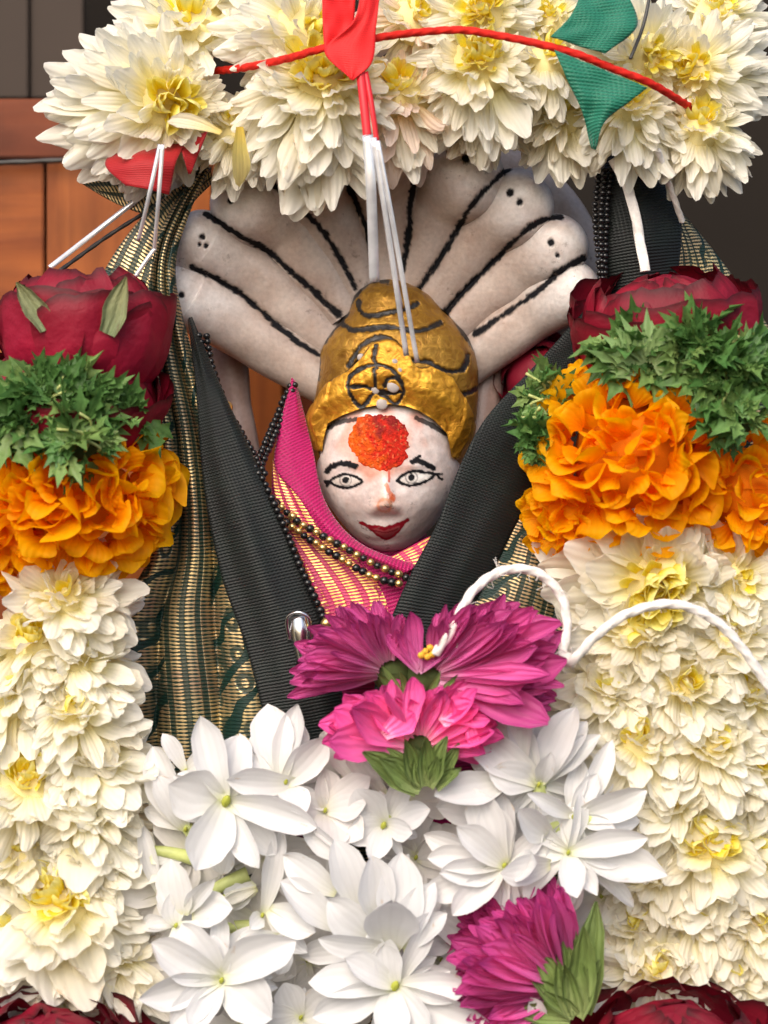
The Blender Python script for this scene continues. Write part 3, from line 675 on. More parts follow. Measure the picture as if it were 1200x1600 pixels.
cloth('brocade_border', 'brocade', [(126, 286, 20), (150, 276, 15), (200, 258, 10), (260, 240, 20)], [(150, 300, 20), (190, 322, 15), (236, 334, 12), (300, 300, 20)], sh, nf(9, 4), 20, 30)
cloth('brocade_border', 'brocade', [(826, 770, -60), (798, 832, -70), (770, 890, -78), (736, 950, -84), (718, 1020, -85), (700, 1150, -80)], [(900, 790, -50), (918, 880, -62), (925, 960, -66), (918, 1050, -66), (880, 1160, -60), (870, 1250, -50)], sh, lambda u, v: 14*abs(math.sin(u*4.2+.4))+nf(11, 7)(u, v), 50, 80)
cloth('brocade_border', 'brocade', [(1040, 320, 30), (1045, 400, 20), (1000, 520, 20), (960, 900, 20)], [(1062, 330, 40), (1108, 385, 40), (1166, 462, 40), (1205, 520, 40), (1260, 640, 40), (1290, 900, 20)], sh, lambda u, v: 12*math.sin(u*3.0)+nf(12, 8)(u, v), 40, 80)
cloth('brocade_skirt', 'brocade', [(150, 1080, 40), (150, 1750, 30)], [(1010, 1000, 40), (1010, 1750, 30)], sh, lambda u, v: 20*abs(math.sin(u*21))+nf(13, 10)(u, v), 160, 60)
pk = thing('pink_sari', 'bright pink silk sari with gold woven border wrapped under the face', 'sari', P(560, 1000, 0))
cloth('pink_edge', 'magenta', [(456, 590, 50), (437, 670, 22), (430, 728, 2), (466, 776, -26), (512, 838, -46), (570, 869, -56), (632, 897, -60)],
      [(462, 596, 56), (478, 660, 40), (489, 705, 18), (504, 774, -14), (532, 822, -34), (574, 856, -46), (652, 884, -54)], pk, lambda u, v: 9*math.sin(u*3.14)+nf(14, 4)(u, v), 24, 90)
cloth('gold_border', 'brocade2', [(426, 718, 10), (432, 790, -18), (466, 862, -38), (498, 940, -58), (518, 985, -64), (540, 1050, -64)],
      [(436, 728, 4), (472, 776, -22), (518, 842, -40), (575, 878, -50), (618, 925, -54), (612, 962, -56), (606, 1050, -54)], pk, nf(15, 5), 30, 80)
cloth('pink_edge', 'magenta', [(556, 870, -54), (586, 905, -58), (606, 950, -61), (600, 1020, -60)], [(640, 888, -54), (648, 905, -58), (642, 950, -62), (625, 1020, -62)], pk, nf(16, 3), 16, 30)
cloth('gold_border', 'brocade2', [(604, 874, -44), (622, 890, -54), (642, 912, -58)], [(672, 838, -24), (688, 868, -40), (664, 912, -56)], pk, nf(17, 3), 16, 20)
cloth('pink_edge', 'magenta', [(430, 700, 40), (425, 760, 30), (430, 840, 10)], [(450, 690, 42), (450, 760, 25), (480, 850, 0)], pk, nf(18, 4), 12, 20)

# ------------------------------------------------------------------ beads
def beads(name, label, at, rows, r=6.4, group=None):
    t = thing(name, label, 'necklace', at, group)
    for pts, pat, rr in rows:
        c = spline([P(*p) for p in pts], 300); L = np.r_[0, np.cumsum(np.linalg.norm(np.diff(c, axis=0), axis=1))]
        n = int(L[-1]/(rr*1.75))
        for i in range(n):
            s = (i+.5)/n*L[-1]; p = np.array([np.interp(s, L, c[:, k]) for k in range(3)])
            g = pat[i % len(pat)] == 'g'
            o = bpy.data.objects.new('gold_bead' if g else 'black_bead', U['bead_gold' if g else 'bead_black']); C.objects.link(o); o.parent = t
            q = rr*(1.0+.12*rng.standard_normal()*.6); o.location = Vector(p+rng.normal(0, .5, 3)-np.asarray(at))*S; o.scale = (q*S, q*S, q*S*.92)
    return t
nk = beads('bead_necklace', 'necklace of tiny black beads with one gold bead along the left black panel', P(400, 900, -60),
  [([(322, 520, -10), (333, 575, -30), (350, 628, -45)], 'b', 5.8), ([(310, 520, -8), (320, 560, -26), (340, 615, -44)], 'b', 5.8), ([(357, 652, -55), (384, 706, -75), (412, 752, -92), (440, 812, -104), (470, 886, -112), (507, 968, -120)], 'b', 6.2),
   ([(362, 648, -50), (392, 700, -70), (416, 744, -86)], 'b', 5.2), ([(352, 637, -52), (353, 638, -52)], 'g', 11)], group=None)
o = bpy.data.objects.new('gold_bead', U['bead_gold']); C.objects.link(o); o.parent = nk; o.location = Vector(P(353, 637, -56)-P(400, 900, -60))*S; o.scale = (11*S,)*3
o = bpy.data.objects.new('gold_bead', U['bead_gold']); C.objects.link(o); o.parent = nk; o.location = Vector(P(510, 974, -122)-P(400, 900, -60))*S; o.scale = (9*S,)*3
beads('bead_necklace', 'double strand of black and gold beads lying across the pink sari', P(540, 920, -60),
  [([(428, 782, -24), (455, 806, -40), (483, 826, -52), (537, 855, -64), (582, 880, -70), (640, 905, -76)], 'bgbg', 6.6), ([(428, 800, -28), (450, 818, -44), (483, 842, -58), (535, 874, -70), (580, 900, -76), (630, 914, -80)], 'gbbg', 6.6)])
beads('bead_necklace', 'short black bead strand hanging in the gap beside the pink sari', P(430, 720, 0), [([(462, 596, 45), (440, 655, 30), (408, 728, -40)], 'b', 6.0), ([(455, 598, 45), (432, 652, 28), (404, 716, -38)], 'b', 6.0)])
beads('bead_strand', 'thick plaited cord of black beads beside the right end of the hoods', P(945, 430, -30),
  [([(937, 262, -38), (930, 340, -44), (938, 440, -34)], 'b', 5.0), ([(946, 262, -42), (939, 340, -48), (942, 440, -38)], 'b', 5.0), ([(955, 262, -40), (948, 340, -46), (945, 440, -36)], 'b', 5.0)])

# ------------------------------------------------------------------ flowers
GA = 2.399963
def frame(axis):
    a = unit(axis); up = np.array([0, 0, 1.0]) if abs(a[2]) < .9 else np.array([0, -1.0, 0])
    e1 = unit(np.cross(up, a)); e2 = np.cross(a, e1); return a, e1, e2     # e2 points up in the picture
def tint(c, amt=.06):
    k = 1+rng.uniform(-amt, amt*.4); return (min(1, c[0]*k), min(1, c[1]*k), min(1, c[2]*k), 1)
def mum(label, px, py, y, R, axis, main=(0, -1), rmin=.7, n=80, group='', old=0.0, th0=12, th1=118, squash=1.0, yellow=.2, pink=0.0, core=.42, droop=0.0, crumple=.05, wide=1.0):
    """chrysanthemum: tiers of petals round an axis, longer towards the picture direction main"""
    at = P(px, py, y); t = thing('chrysanthemum', label, 'flower', at, group); a, e1, e2 = frame(axis); mn = unit((main[0], main[1]))
    o = put('flower_core', U['core'], t, at+a*R*-.05, e2, a, R*core, 1, .7)
    for i in range(n):
        f = (i+.5)/n; th = math.radians(th0+(th1-th0)*f**.62+rng.normal(0, 5)); ph = i*GA+rng.normal(0, .18)
        r = math.cos(ph)*e1+math.sin(ph)*e2; d = math.cos(th)*a+math.sin(th)*r; nn = math.sin(th)*a-math.cos(th)*r
        if d[1] > .62: continue
        m2 = unit((r[0], r[2]+1e-6)); al = (1+np.dot(m2, mn))/2 if (main[0] or main[1]) else 1
        k = rmin+(1-rmin)*al**1.2
        ln = R*(.34+.62*f**.75)*(k if f > yellow else 1)*rng.uniform(.86, 1.12)
        if f < yellow: ms = U['mum_in']; ln = R*rng.uniform(.26, .4); c = (1, 1, 1)
        elif f < yellow+.2: ms = U['mum_mid']; c = (1, .985, .93)
        else: ms = U['mum_old'] if rng.random() < old else U['mum']; c = (1, .995, .97)
        if pink and rng.random() < pink: c = (1, .86, .84)
        nn = nn+rng.normal(0, .28, 3)
        base = at+d*R*(.16+.10*f)*np.array([1, 1, squash])
        if f >= yellow: d = unit(d+droop*f*np.array([mn[0]*.9, -.25, mn[1]*.9])); nn = nn+droop*np.array([0, -.6, .3])
        put('petal', ms[rng.integers(len(ms))], t, base, d*np.array([1, 1, squash])+rng.normal(0, crumple, 3), nn+rng.normal(0, crumple*2, 3), ln, wide*rng.uniform(.85, 1.25), 1, tint(c, .05))
    return t
GT = 'white chrysanthemums of the garland over the hoods'
top = [
 ('large white chrysanthemum at the left end of the top garland', 262, 165, -70, 172, (.28, -.85, -.12), (-1, -.1), .55, 130, 0.1),
 ('white chrysanthemum at the upper left above the large left flower', 300, 40, -10, 150, (-.1, -.7, .6), (-.3, 1), .8, 70, 0.1),
 ('white chrysanthemum left of the red ribbon with petals fanned leftward', 478, 55, -80, 135, (.5, -.8, .1), (-1, .2), .45, 75, 0),
 ('big white chrysanthemum hanging below the red ribbon bow', 505, 125, -95, 172, (.05, -.85, .42), (-.25, -1), .5, 150, .15),
 ('small pinkish white chrysanthemum right of the red ribbon tail', 622, 145, -60, 128, (-.1, -.8, .45), (.1, -1), .5, 75, .5),
 ('white chrysanthemum with bright yellow centre below the red cord', 748, 100, -95, 132, (.02, -.9, .35), (0, -1), .6, 105, .15),
 ('white chrysanthemum with yellow centre above the red cord', 752, 18, -85, 125, (0, -.9, .1), (-.5, 1), .7, 85, .1),
 ('white chrysanthemum between the yellow centred flower and the green ribbon', 858, 95, -75, 100, (0, -.7, .65), (0, -1), .5, 60, .3),
 ('white chrysanthemum half hidden behind the upper green ribbon piece', 862, 28, -55, 85, (-.2, -.85, .2), (-.2, .6), .7, 55, .2),
 ('white chrysanthemum at the upper right beside the green ribbon', 1012, 92, -70, 125, (.3, -.85, -.05), (-.5, .7), .6, 80, .1),
 ('white chrysanthemum at the right end of the top garland', 1085, 110, -55, 125, (-.3, -.85, 0), (1, .25), .5, 95, .15),
 ('white chrysanthemum hanging under the lower green ribbon piece', 985, 168, -85, 112, (.02, -.75, .55), (-.1, -1), .5, 95, .35),
 ('white chrysanthemum drooping at the lower right corner of the top garland', 1095, 198, -60, 112, (-.05, -.75, .55), (.15, -1), .55, 95, .45),
 ('shadowed cream chrysanthemum hanging behind the yellow centred flower', 748, 165, -25, 105, (0, -.55, .8), (0, -1), .7, 70, .7),
 ('cream chrysanthemum tucked behind the left and middle flowers', 372, 200, -30, 105, (.1, -.7, .5), (0, -1), .6, 70, .5),
 ('white chrysanthemum at the top edge over the left flowers', 418, 5, -20, 110, (-.1, -.75, .5), (-.3, .8), .8, 60, .1),
 ('pinkish white chrysanthemum at the top edge right of the red ribbon', 652, 28, -60, 105, (.2, -.85, .2), (-1, .2), .6, 70, .1),
 ('cream chrysanthemum behind the lower green ribbon piece', 880, 180, -30, 105, (.05, -.65, .65), (.1, -1), .6, 65, .6),
 ('white chrysanthemum at the top right corner of the garland', 1120, 20, -20, 100, (.1, -.8, .4), (.8, .6), .7, 65, .2)]
for i, (lb, x, y, dp, R, ax, mn, rm, n, old) in enumerate(top):
    mum(lb, x, y, dp, R, ax, mn, rm, int(n*1.35), GT, old, yellow=.13 if i not in (3, 5, 6) else .2, pink=.5 if 'pinkish' in lb else 0, th1=122, droop=.65, crumple=.07, wide=.86)
# loose petals of the big left flower
def loose(label, pts, w, mat_key, y, col=(1, 1, 1, 1), name='fallen_petal'):
    (a, b), (c, d) = pts; A = P(a, b, y); B = P(c, d, y+18); t = thing(name, label, 'petal', A)
    put('petal', U[mat_key][3], t, A, B-A, (0.15, -1, .35), np.linalg.norm(B-A), w, 1, col)
loose('single long cream petal curling over the yellow centre of the left flower', ((345, 208), (252, 170)), .62, 'mum_old', -215, (1, .96, .88, 1))
loose('single narrow yellow petal hanging down over the hood', ((374, 198), (378, 300)), .8, 'mum_old', -175, (.95, .86, .42, 1))

GL = 'cream chrysanthemums stacked in the left hanging garland'; GR = 'cream chrysanthemums stacked in the right hanging garland'
left = [
 ('white chrysanthemum touching the underside of the left marigold', 105, 935, -150, 108, (.1, -.8, .5), (.4, .1), .85, 75, .2, .1),
 ('cream chrysanthemum second from the top of the left hanging garland', 50, 1005, -140, 105, (-.1, -.6, .75), (0, -1), .7, 75, .3, .22),
 ('white chrysanthemum at the left garland edge level with the steel pin', 125, 1030, -150, 102, (.2, -.7, .65), (.5, -.6), .7, 75, .2, .2),
 ('cream chrysanthemum at the far left edge beside the green brocade height', 25, 1085, -150, 108, (-.1, -.65, .7), (0, -1), .7, 75, .3, .2),
 ('cream chrysanthemum with one broad round petal on the left garland', 115, 1110, -165, 112, (.1, -.75, .6), (.4, -.8), .7, 80, .2, .16),
 ('cream chrysanthemum in the middle of the left garland with narrow right petals', 140, 1190, -160, 112, (.15, -.7, .65), (.7, -.6), .7, 85, .2, .16),
 ('yellow centred chrysanthemum at the middle left photo edge', 45, 1225, -165, 118, (-.05, -.75, .6), (0, -.8), .75, 85, .3, .24),
 ('cream chrysanthemum right of the yellow centred left edge flower', 135, 1265, -165, 112, (.1, -.75, .6), (.5, -.8), .7, 85, .3, .18),
 ('yellowish chrysanthemum above the open white one on the left garland', 30, 1325, -160, 108, (-.1, -.7, .65), (0, -.9), .7, 80, .4, .26),
 ('cream chrysanthemum with curled tips left of the jasmine buds', 140, 1340, -155, 108, (.15, -.75, .6), (.6, -.7), .7, 80, .3, .2),
 ('open white chrysanthemum with bright yellow centre low on the left garland', 95, 1415, -180, 140, (.05, -.7, .65), (.2, -1), .7, 110, .1, .26),
 ('cream chrysanthemum at the lower left photo edge', 10, 1460, -165, 118, (-.1, -.75, .6), (0, -1), .7, 75, .3, .2),
 ('cream chrysanthemum at the lower right side of the left garland', 180, 1490, -155, 108, (.2, -.75, .55), (.6, -.7), .7, 80, .4, .15),
 ('withered cream chrysanthemum just above the lower left rose', 90, 1540, -160, 125, (0, -.8, .5), (.2, -.8), .8, 90, .6, .1)]
right = [
 ('flat cream chrysanthemum right under the right marigold', 1030, 912, -150, 150, (-.1, -.78, -.2), (-1, .25), .62, 120, .4, .3),
 ('white chrysanthemum beside the flat one at the right edge', 1150, 905, -140, 100, (.2, -.8, .2), (.8, .3), .8, 75, .2, .16),
 ('cream chrysanthemum behind the loop of cotton thread on the right', 1000, 990, -145, 120, (-.1, -.75, .3), (-1, 0), .7, 90, .6, .15),
 ('white chrysanthemum at the right edge under the cotton thread', 1140, 990, -135, 112, (.1, -.75, .5), (.5, -.2), .8, 85, .3, .14),
 ('white chrysanthemum below the knot of the cotton thread', 960, 1075, -150, 108, (-.2, -.8, .3), (-1, -.1), .7, 85, .3, .15),
 ('cream chrysanthemum right of the knotted white one', 1070, 1070, -160, 112, (.1, -.85, .3), (.2, -.2), .8, 85, .4, .15),
 ('cream chrysanthemum at the right edge below the cotton thread end', 1165, 1085, -140, 108, (.1, -.8, .4), (.4, -.3), .8, 80, .4, .1),
 ('cream chrysanthemum right of the tall jasmine petal', 1000, 1160, -165, 115, (-.1, -.8, .4), (-.4, -.5), .8, 85, .4, .14),
 ('cream chrysanthemum in the right garland level with the tall jasmine', 1110, 1165, -165, 115, (.1, -.85, .35), (.2, -.4), .8, 90, .5, .1),
 ('aged cream chrysanthemum at the right photo edge half way down', 1180, 1200, -150, 105, (.1, -.8, .4), (.2, -.3), .8, 70, .6, .1),
 ('aged cream chrysanthemum right of the wide jasmine petals', 1055, 1245, -160, 110, (-.1, -.85, .3), (-.2, -.5), .8, 85, .7, .12),
 ('aged cream chrysanthemum with a yellow middle on the right garland', 1110, 1320, -165, 118, (0, -.85, .4), (0, -.6), .8, 95, .7, .28),
 ('withered cream chrysanthemum at the right edge below the middle', 1180, 1330, -150, 105, (.1, -.8, .4), (.2, -.5), .8, 75, .8, .1),
 ('withered cream chrysanthemum beside the lowest right jasmine', 1020, 1360, -150, 105, (-.1, -.8, .4), (-.4, -.4), .8, 80, .8, .14),
 ('withered cream chrysanthemum above the white tuft on the right garland', 1090, 1420, -160, 112, (0, -.85, .3), (0, -.6), .8, 90, .9, .1),
 ('withered cream chrysanthemum at the lower right photo edge', 1175, 1440, -150, 112, (.1, -.85, .4), (.2, -.5), .8, 80, .7, .1),
 ('pale chrysanthemum right of the lower purple aster bracts', 1000, 1440, -150, 100, (-.2, -.85, .2), (-.6, .0), .8, 75, .7, .16),
 ('white chrysanthemum with upright petals just above the lower right rose', 1030, 1515, -165, 115, (-.1, -.85, .3), (-.5, .4), .75, 85, .2, .08),
 ('cream chrysanthemum behind the lower right rose', 1130, 1515, -150, 115, (.1, -.85, .3), (.3, .2), .8, 85, .5, .1)]
for lst, g in ((left, GL), (right, GR)):
    for lb, x, y, dp, R, ax, mn, rm, n, old, yl in lst: mum(lb, x, y, dp, R*1.04, ax, mn, rm, n, g, old, yellow=yl*(1 if yl > .2 else .45), th1=104, droop=.8, crumple=.16, wide=1.25)
for nm, lb, x in (('garland_string', 'cotton string the left hanging garland is strung on', 100), ('garland_string', 'cotton string the right hanging garland is strung on', 1090)):
    v, f, uv = tube([P(x, 880, -110), P(x+8, 1200, -112), P(x, 1700, -110)], 9, 8, 60, 3, .05); tag(add(nm, make_mesh(nm, v, f, M['cotton'], uv)), lb, 'string')

# marigolds
def marigold(label, px, py, y, R, axis, n=130, th1=125, sq=(1, 1, 1)):
    at = P(px, py, y); t = thing('marigold', label, 'flower', at, 'orange marigolds in the side garlands'); a, e1, e2 = frame(axis)
    put('flower_core', U['core_orange'], t, at, (0, 0, 1), (0, -1, 0), R*.66*sq[2]*.8, sq[0]/sq[2], 1)
    for i in range(n):
        f = (i+.5)/n; th = math.radians(4+(th1-4)*f**.55+rng.normal(0, 4)); ph = i*GA+rng.normal(0, .15)
        r = math.cos(ph)*e1+math.sin(ph)*e2; d = math.cos(th)*a+math.sin(th)*r
        if d[1] > .6: continue
        nn = unit(rng.normal(0, .8, 3)+(math.sin(th)*a-math.cos(th)*r)*1.2+np.array([0, -.5, .3]))
        ln = R*rng.uniform(.24, .37); base = at+d*R*rng.uniform(.58, .72)*np.array(sq); d = d*np.array(sq)
        c = rng.uniform(0, 1); put('petal', U['mari'][rng.integers(14)], t, base, d+rng.normal(0, .3, 3), nn, ln, rng.uniform(.85, 1.25), 1, tint((1, .84+.16*c, 1), .08))
marigold('orange marigold at the left below the curly green leaves', 116, 772, -120, 168, (.1, -.9, .1), 290, sq=(1.0, 1, .8))
marigold('orange marigold at the far left photo edge', -20, 800, -100, 140, (-.2, -.9, .1), 190)
marigold('large orange marigold on the right below the parsley like leaves', 985, 715, -130, 168, (-.05, -.95, .15), 290)
marigold('small orange marigold to the lower left of the large right one', 905, 800, -120, 95, (-.3, -.9, -.1), 150)
marigold('orange marigold at the right photo edge beside the large one', 1160, 765, -110, 125, (.2, -.9, .05), 200)

# roses
def rose(label, px, py, y, R, axis, sq=.8, nout=9, nin=6, sepals=0, group='crimson roses'):
    at = P(px, py, y); t = thing('rose', label, 'flower', at, group); a, e1, e2 = frame(axis)
    put('rose_heart', U['core_rose'], t, at-a*R*.1, e2, a, R*.72, 1, sq)
    for k in range(nin+nout):
        inner = k < nin; ms = U['rose_in' if inner else ('rose_mid' if k < nin+nout*.45 else 'rose_out')]; az = k*GA+rng.normal(0, .2)
        rr = R*(.62+.2*k/nin if inner else .82+.2*(k-nin)/nout)
        x = math.cos(az)*e1+math.sin(az)*e2; yv = np.cross(a, x)
        put_rose(t, ms[rng.integers(len(ms))], at-a*R*.1, x, yv, a, rr, sq)
    for k in range(sepals):
        az = k*2*math.pi/max(sepals, 1)+.5; r = math.cos(az)*e1+math.sin(az)*e2
        put('sepal', U['sepal'][k % 3], t, at-a*R*.9, r*.85-a*.25, -a+r*.2, R*.75, 1, 1)
    return t
def put_rose(t, mesh, at, x, yv, a, r, sq):
    off = ORIG[t.name]; b = (at-off)*S; o = bpy.data.objects.new('petal', mesh); C.objects.link(o); o.parent = t
    rs = r*S
    o.matrix_basis = Matrix(((x[0]*rs, yv[0]*rs, a[0]*rs*sq, b[0]), (x[1]*rs, yv[1]*rs, a[1]*rs*sq, b[1]), (x[2]*rs, yv[2]*rs, a[2]*rs*sq, b[2]), (0, 0, 0, 1)))
    k = rng.uniform(.75, 1.15); o.color = (min(1, k), min(1, k), min(1, k), 1)
R1 = rose('crimson rose with two green sepals lying against its wilted petals at the upper left', 132, 505, -95, 138, (-.05, -.1, .99), .84, 16, 6)
for (bx, by, tx, ty, ln) in ((74, 515, 38, 448, 82), (168, 522, 200, 450, 88)):
    A = P(bx, by, -226); B = P(tx, ty, -228); put('sepal', U['sepal'][0], R1, A, B-A, (0, -1, .2), ln, 1.25, 1)
rose('crimson rose with wrinkled petals squeezed between the sepalled rose and green leaves', 112, 612, -120, 146, (.14, -.34, .93), .6, 16, 5)
rose('crimson rose on the right between the black silk and green leaves', 1040, 502, -85, 144, (-.12, -.3, .95), .8, 16, 6)
rose('lone dark crimson rose in the shade behind the right black band', 840, 590, 130, 75, (-.2, -.9, .2), .8, 6, 3)
rose('crimson rose at the bottom left photo corner', 72, 1668, -300, 155, (0, -.3, .95), .8, 14, 6)
rose('crimson rose at the bottom right below the cream garland', 1050, 1660, -300, 155, (0, -.3, .95), .85, 14, 6)

# curly green leaves
def leaves(label, blobs, n, size, y):
    at = P(blobs[0][0], blobs[0][1], y); t = thing('leaf_sprig', label, 'leaves', at, 'curly green leaf sprigs on the marigolds')
    wts = np.array([b[2]*b[3] for b in blobs], float); wts /= wts.sum()
    for b in blobs: put('stem_core', U['core_green'], t, P(b[0], b[1], y+b[4]+12), (0, 0, 1), (0, -1, 0), b[3]*.62, b[2]/b[3], .5)
    for i in range(9):
        b = blobs[rng.choice(len(blobs), p=wts)]; A = P(b[0]+rng.uniform(-.6, .6)*b[2], b[1]+rng.uniform(-.5, .5)*b[3], y+b[4]-18)
        v, f, uv = tube([A, A+np.array([rng.uniform(-14, 14), -14, rng.uniform(4, 16)]), A+np.array([rng.uniform(-26, 26), -24, rng.uniform(14, 34)])], 2.2, 6, 8); add('stem', make_mesh('stem', v, f, M['tube_green'], uv), t)
    for i in range(n):
        b = blobs[rng.choice(len(blobs), p=wts)]; a = rng.uniform(0, 6.283); q = math.sqrt(rng.uniform(0, 1))
        ox, oy = math.cos(a)*q, math.sin(a)*q; p = P(b[0]+ox*b[2]*.8, b[1]+oy*b[3]*.8, y+b[4]-34*math.sqrt(max(0, 1-q*q))+rng.uniform(-8, 8))
        d = unit(np.array([ox*1.1, -.55, -oy*1.1+.1])+rng.normal(0, .45, 3)); nn = unit(np.array([0, -1, .5])+rng.normal(0, .5, 3))
        g = rng.uniform(0, 1); put('leaflet', U['leaf'][rng.integers(8)], t, p, d, nn, size*rng.choice([.6, .85, 1.1, 1.4])*rng.uniform(.85, 1.15), rng.uniform(.65, 1.1), 1, (.4+.7*g*g, .5+.5*g, .4+.6*g, 1))
leaves('curly green leaf sprig over the top of the left marigold', [(85, 630, 105, 50, -215), (125, 692, 52, 42, -235), (20, 660, 50, 40, -215), (200, 645, 36, 24, -170)], 165, 50, 0)
leaves('curly green leaf sprig over the top right of the right marigold', [(1135, 580, 72, 62, -205), (1000, 550, 70, 34, -190), (1150, 655, 50, 42, -215), (1085, 540, 50, 36, -205)], 170, 50, 0)
leaves('small green leaf sprig tucked left of the right marigold', [(850, 640, 36, 72, -130), (835, 690, 26, 40, -135)], 60, 38, 0)
A0 = P(1010, 580, -230); bigleaf = thing('parsley_leaf', 'broad pale green toothed leaf standing above the right marigold', 'leaf', A0)
for k, ang in enumerate((-75, -50, -25, 0, 22, 45, 70)):
    d = np.array([math.sin(math.radians(ang)), -.12, math.cos(math.radians(ang))]); put('leaflet', U['leaf'][k % 8], bigleaf, A0+d*12, d, (0.1, -1, .2), 92-abs(ang)*.12, .62, .7, (1.25, 1.15, 1.5, 1))

# jasmine: base (px), petals (tip px, tip px, width, lift towards viewer)
GJ = 'white jasmine flowers heaped below the statue'
def jasmine(label, c, petals, y, tubes=(), stamen=None, col=(1, 1, 1)):
    at = P(c[0], c[1], y); t = thing('jasmine_flower', label, 'flower', at, GJ)
    for q in petals:
        tx, ty, w, lift = q[:4]; b = q[4] if len(q) > 4 else (c[0]+(tx-c[0])*.02, c[1]+(ty-c[1])*.02)
        B = P(b[0], b[1], y+rng.uniform(-4, 4)); T = P(tx, ty, y-lift); d = T-B; L = np.linalg.norm(d); roll = rng.normal(0, .28)
        side = np.cross(unit(d), (0, -1, 0)); nn = np.array([0, -1.0, 0])+side*roll+np.array([0, 0, .12])
        ms = U['jas_cup' if len(q) > 5 else 'jas']; k = ms[rng.integers(len(ms))]
        # shorten for the arc of the bent petal so that the tip lands near its mark
        put('petal', k, t, B, d, nn, L*1.06, w/L/.25*.43, .8, tint((col[0], col[1], col[2]), .05))
    if len(petals) >= 5:
        R0 = np.mean([math.hypot(q[0]-c[0], q[1]-c[1]) for q in petals]); a0 = rng.uniform(0, 6.28)
        for k in range(12):
            a = a0+k*2.4+rng.normal(0, .2); rr = R0*rng.uniform(.75, 1.1); lf = rng.uniform(-40, 18)
            B = P(c[0], c[1], y+6); T = P(c[0]+rr*math.cos(a), c[1]+rr*math.sin(a), y-lf)
            put('petal', U['jas'][rng.integers(10)], t, B, T-B, np.array([0, -1, .1])+rng.normal(0, .3, 3), np.linalg.norm(T-B), rng.uniform(.6, .9), .8, tint((col[0], col[1], col[2]), .06))
    for (x0, y0, x1, y1, r) in tubes:
        v, f, uv = tube([P(x0, y0, y+10), P((x0+x1)/2, (y0+y1)/2-3, y+4), P(x1, y1, y+8)], [(0, r*.8), (.6, r), (1, r*1.25)], 10, 14); add('flower_tube', make_mesh('flower_tube', v, f, M['tube_green'], uv), t)
    if not stamen: stamen = (c[0], c[1], 5)
    if stamen: put('stamen', U['stamen'], t, P(stamen[0], stamen[1], y-8), (0.3, -.5, .8), (0, -1, 0), stamen[2], .6, .6)
    return t
J = jasmine
J('open jasmine with a green eye at the upper left of the white heap', (352, 1252), [(269, 1228, 88, 30), (312, 1354, 78, 55), (394, 1352, 46, 45), (312, 1127, 60, 10), (485, 1283, 56, 50), (370, 1150, 70, 5)], -235, stamen=(353, 1252, 11))
J('jasmine with tall petals standing against the black panel', (440, 1226), [(412, 1104, 74, 5), (460, 1106, 50, 0), (507, 1160, 60, 20), (478, 1130, 50, -10), (366, 1222, 52, 55, (462, 1222)), (476, 1258, 50, 50), (395, 1150, 60, 0)], -215, stamen=(446, 1222, 6))
J('thin pointed jasmine petal pair at the left edge of the brocade', (290, 1205), [(258, 1148, 30, 10), (330, 1180, 40, 10)], -190)
J('jasmine lying on its side by the left garland with green tube', (290, 1296), [(228, 1178, 62, 10), (250, 1215, 50, 25), (232, 1255, 40, 0)], -190, [(288, 1290, 312, 1318, 11)])
J('thin curled jasmine petals beside the left garland edge', (252, 1402), [(219, 1294, 30, 10), (290, 1330, 40, -10, (235, 1345))], -185, [(226, 1328, 305, 1342, 9)])
J('browned jasmine in the middle with a rusty stained heart', (508, 1266), [(512, 1206, 52, 10), (568, 1214, 52, 25), (558, 1300, 62, 50), (520, 1316, 66, 55), (478, 1256, 44, 30), (560, 1250, 56, 40)], -210, col=(1, .97, .95))
J('small jasmine with curled petals under the purple aster bracts', (602, 1288), [(634, 1214, 40, 30), (664, 1268, 50, 40), (560, 1238, 64, 25), (586, 1336, 42, 50), (545, 1300, 50, 30), (640, 1300, 40, 40)], -220, [(618, 1260, 606, 1284, 9)], stamen=(599, 1290, 7))
J('narrow white petals leaning left of the green aster bracts', (606, 1242), [(540, 1166, 34, 20), (512, 1148, 46, 0, (560, 1230)), (540, 1140, 42, -10, (540, 1215))], -190, col=(1, .96, .95))
J('jasmine with folded petals above the lower left flower', (275, 1446), [(270, 1352, 68, 25, (286, 1430)), (322, 1378, 30, 50, (292, 1425)), (346, 1412, 62, 60, (300, 1432)), (262, 1400, 44, 10), (300, 1475, 60, 45)], -215)
J('jasmine buds with green tubes lying in the gap of the heap', (392, 1392), [(360, 1412, 34, 20, (398, 1380)), (352, 1392, 30, 10, (400, 1395))], -185, [(312, 1404, 388, 1366, 10), (340, 1452, 402, 1450, 10), (338, 1480, 400, 1465, 9), (340, 1412, 380, 1392, 8)])
J('upright blade like jasmine petal with a folded petal at its foot', (410, 1430), [(442, 1304, 36, 30), (484, 1452, 56, 45, (420, 1420)), (470, 1490, 40, 30, (420, 1425)), (395, 1440, 30, 40)], -225)
J('broad jasmine petal crossing the lower left gap', (442, 1466), [(354, 1500, 60, 40), (370, 1470, 40, 20), (430, 1520, 50, 10)], -235)
J('largest open jasmine with a round cupped petal in the heap centre', (598, 1465), [(602, 1376, 92, 70, (612, 1484), 1), (640, 1350, 80, 45, (622, 1480)), (660, 1385, 60, 40, (630, 1480)), (545, 1320, 66, 40, (560, 1425)), (446, 1344, 54, 25, (525, 1396)), (442, 1390, 58, 30, (530, 1452)), (470, 1296, 40, 15, (545, 1345)),
  (512, 1476, 46, 60, (600, 1478)), (682, 1430, 46, 50, (628, 1482)), (585, 1350, 66, 45, (590, 1440)), (520, 1420, 66, 50, (580, 1465))], -250)
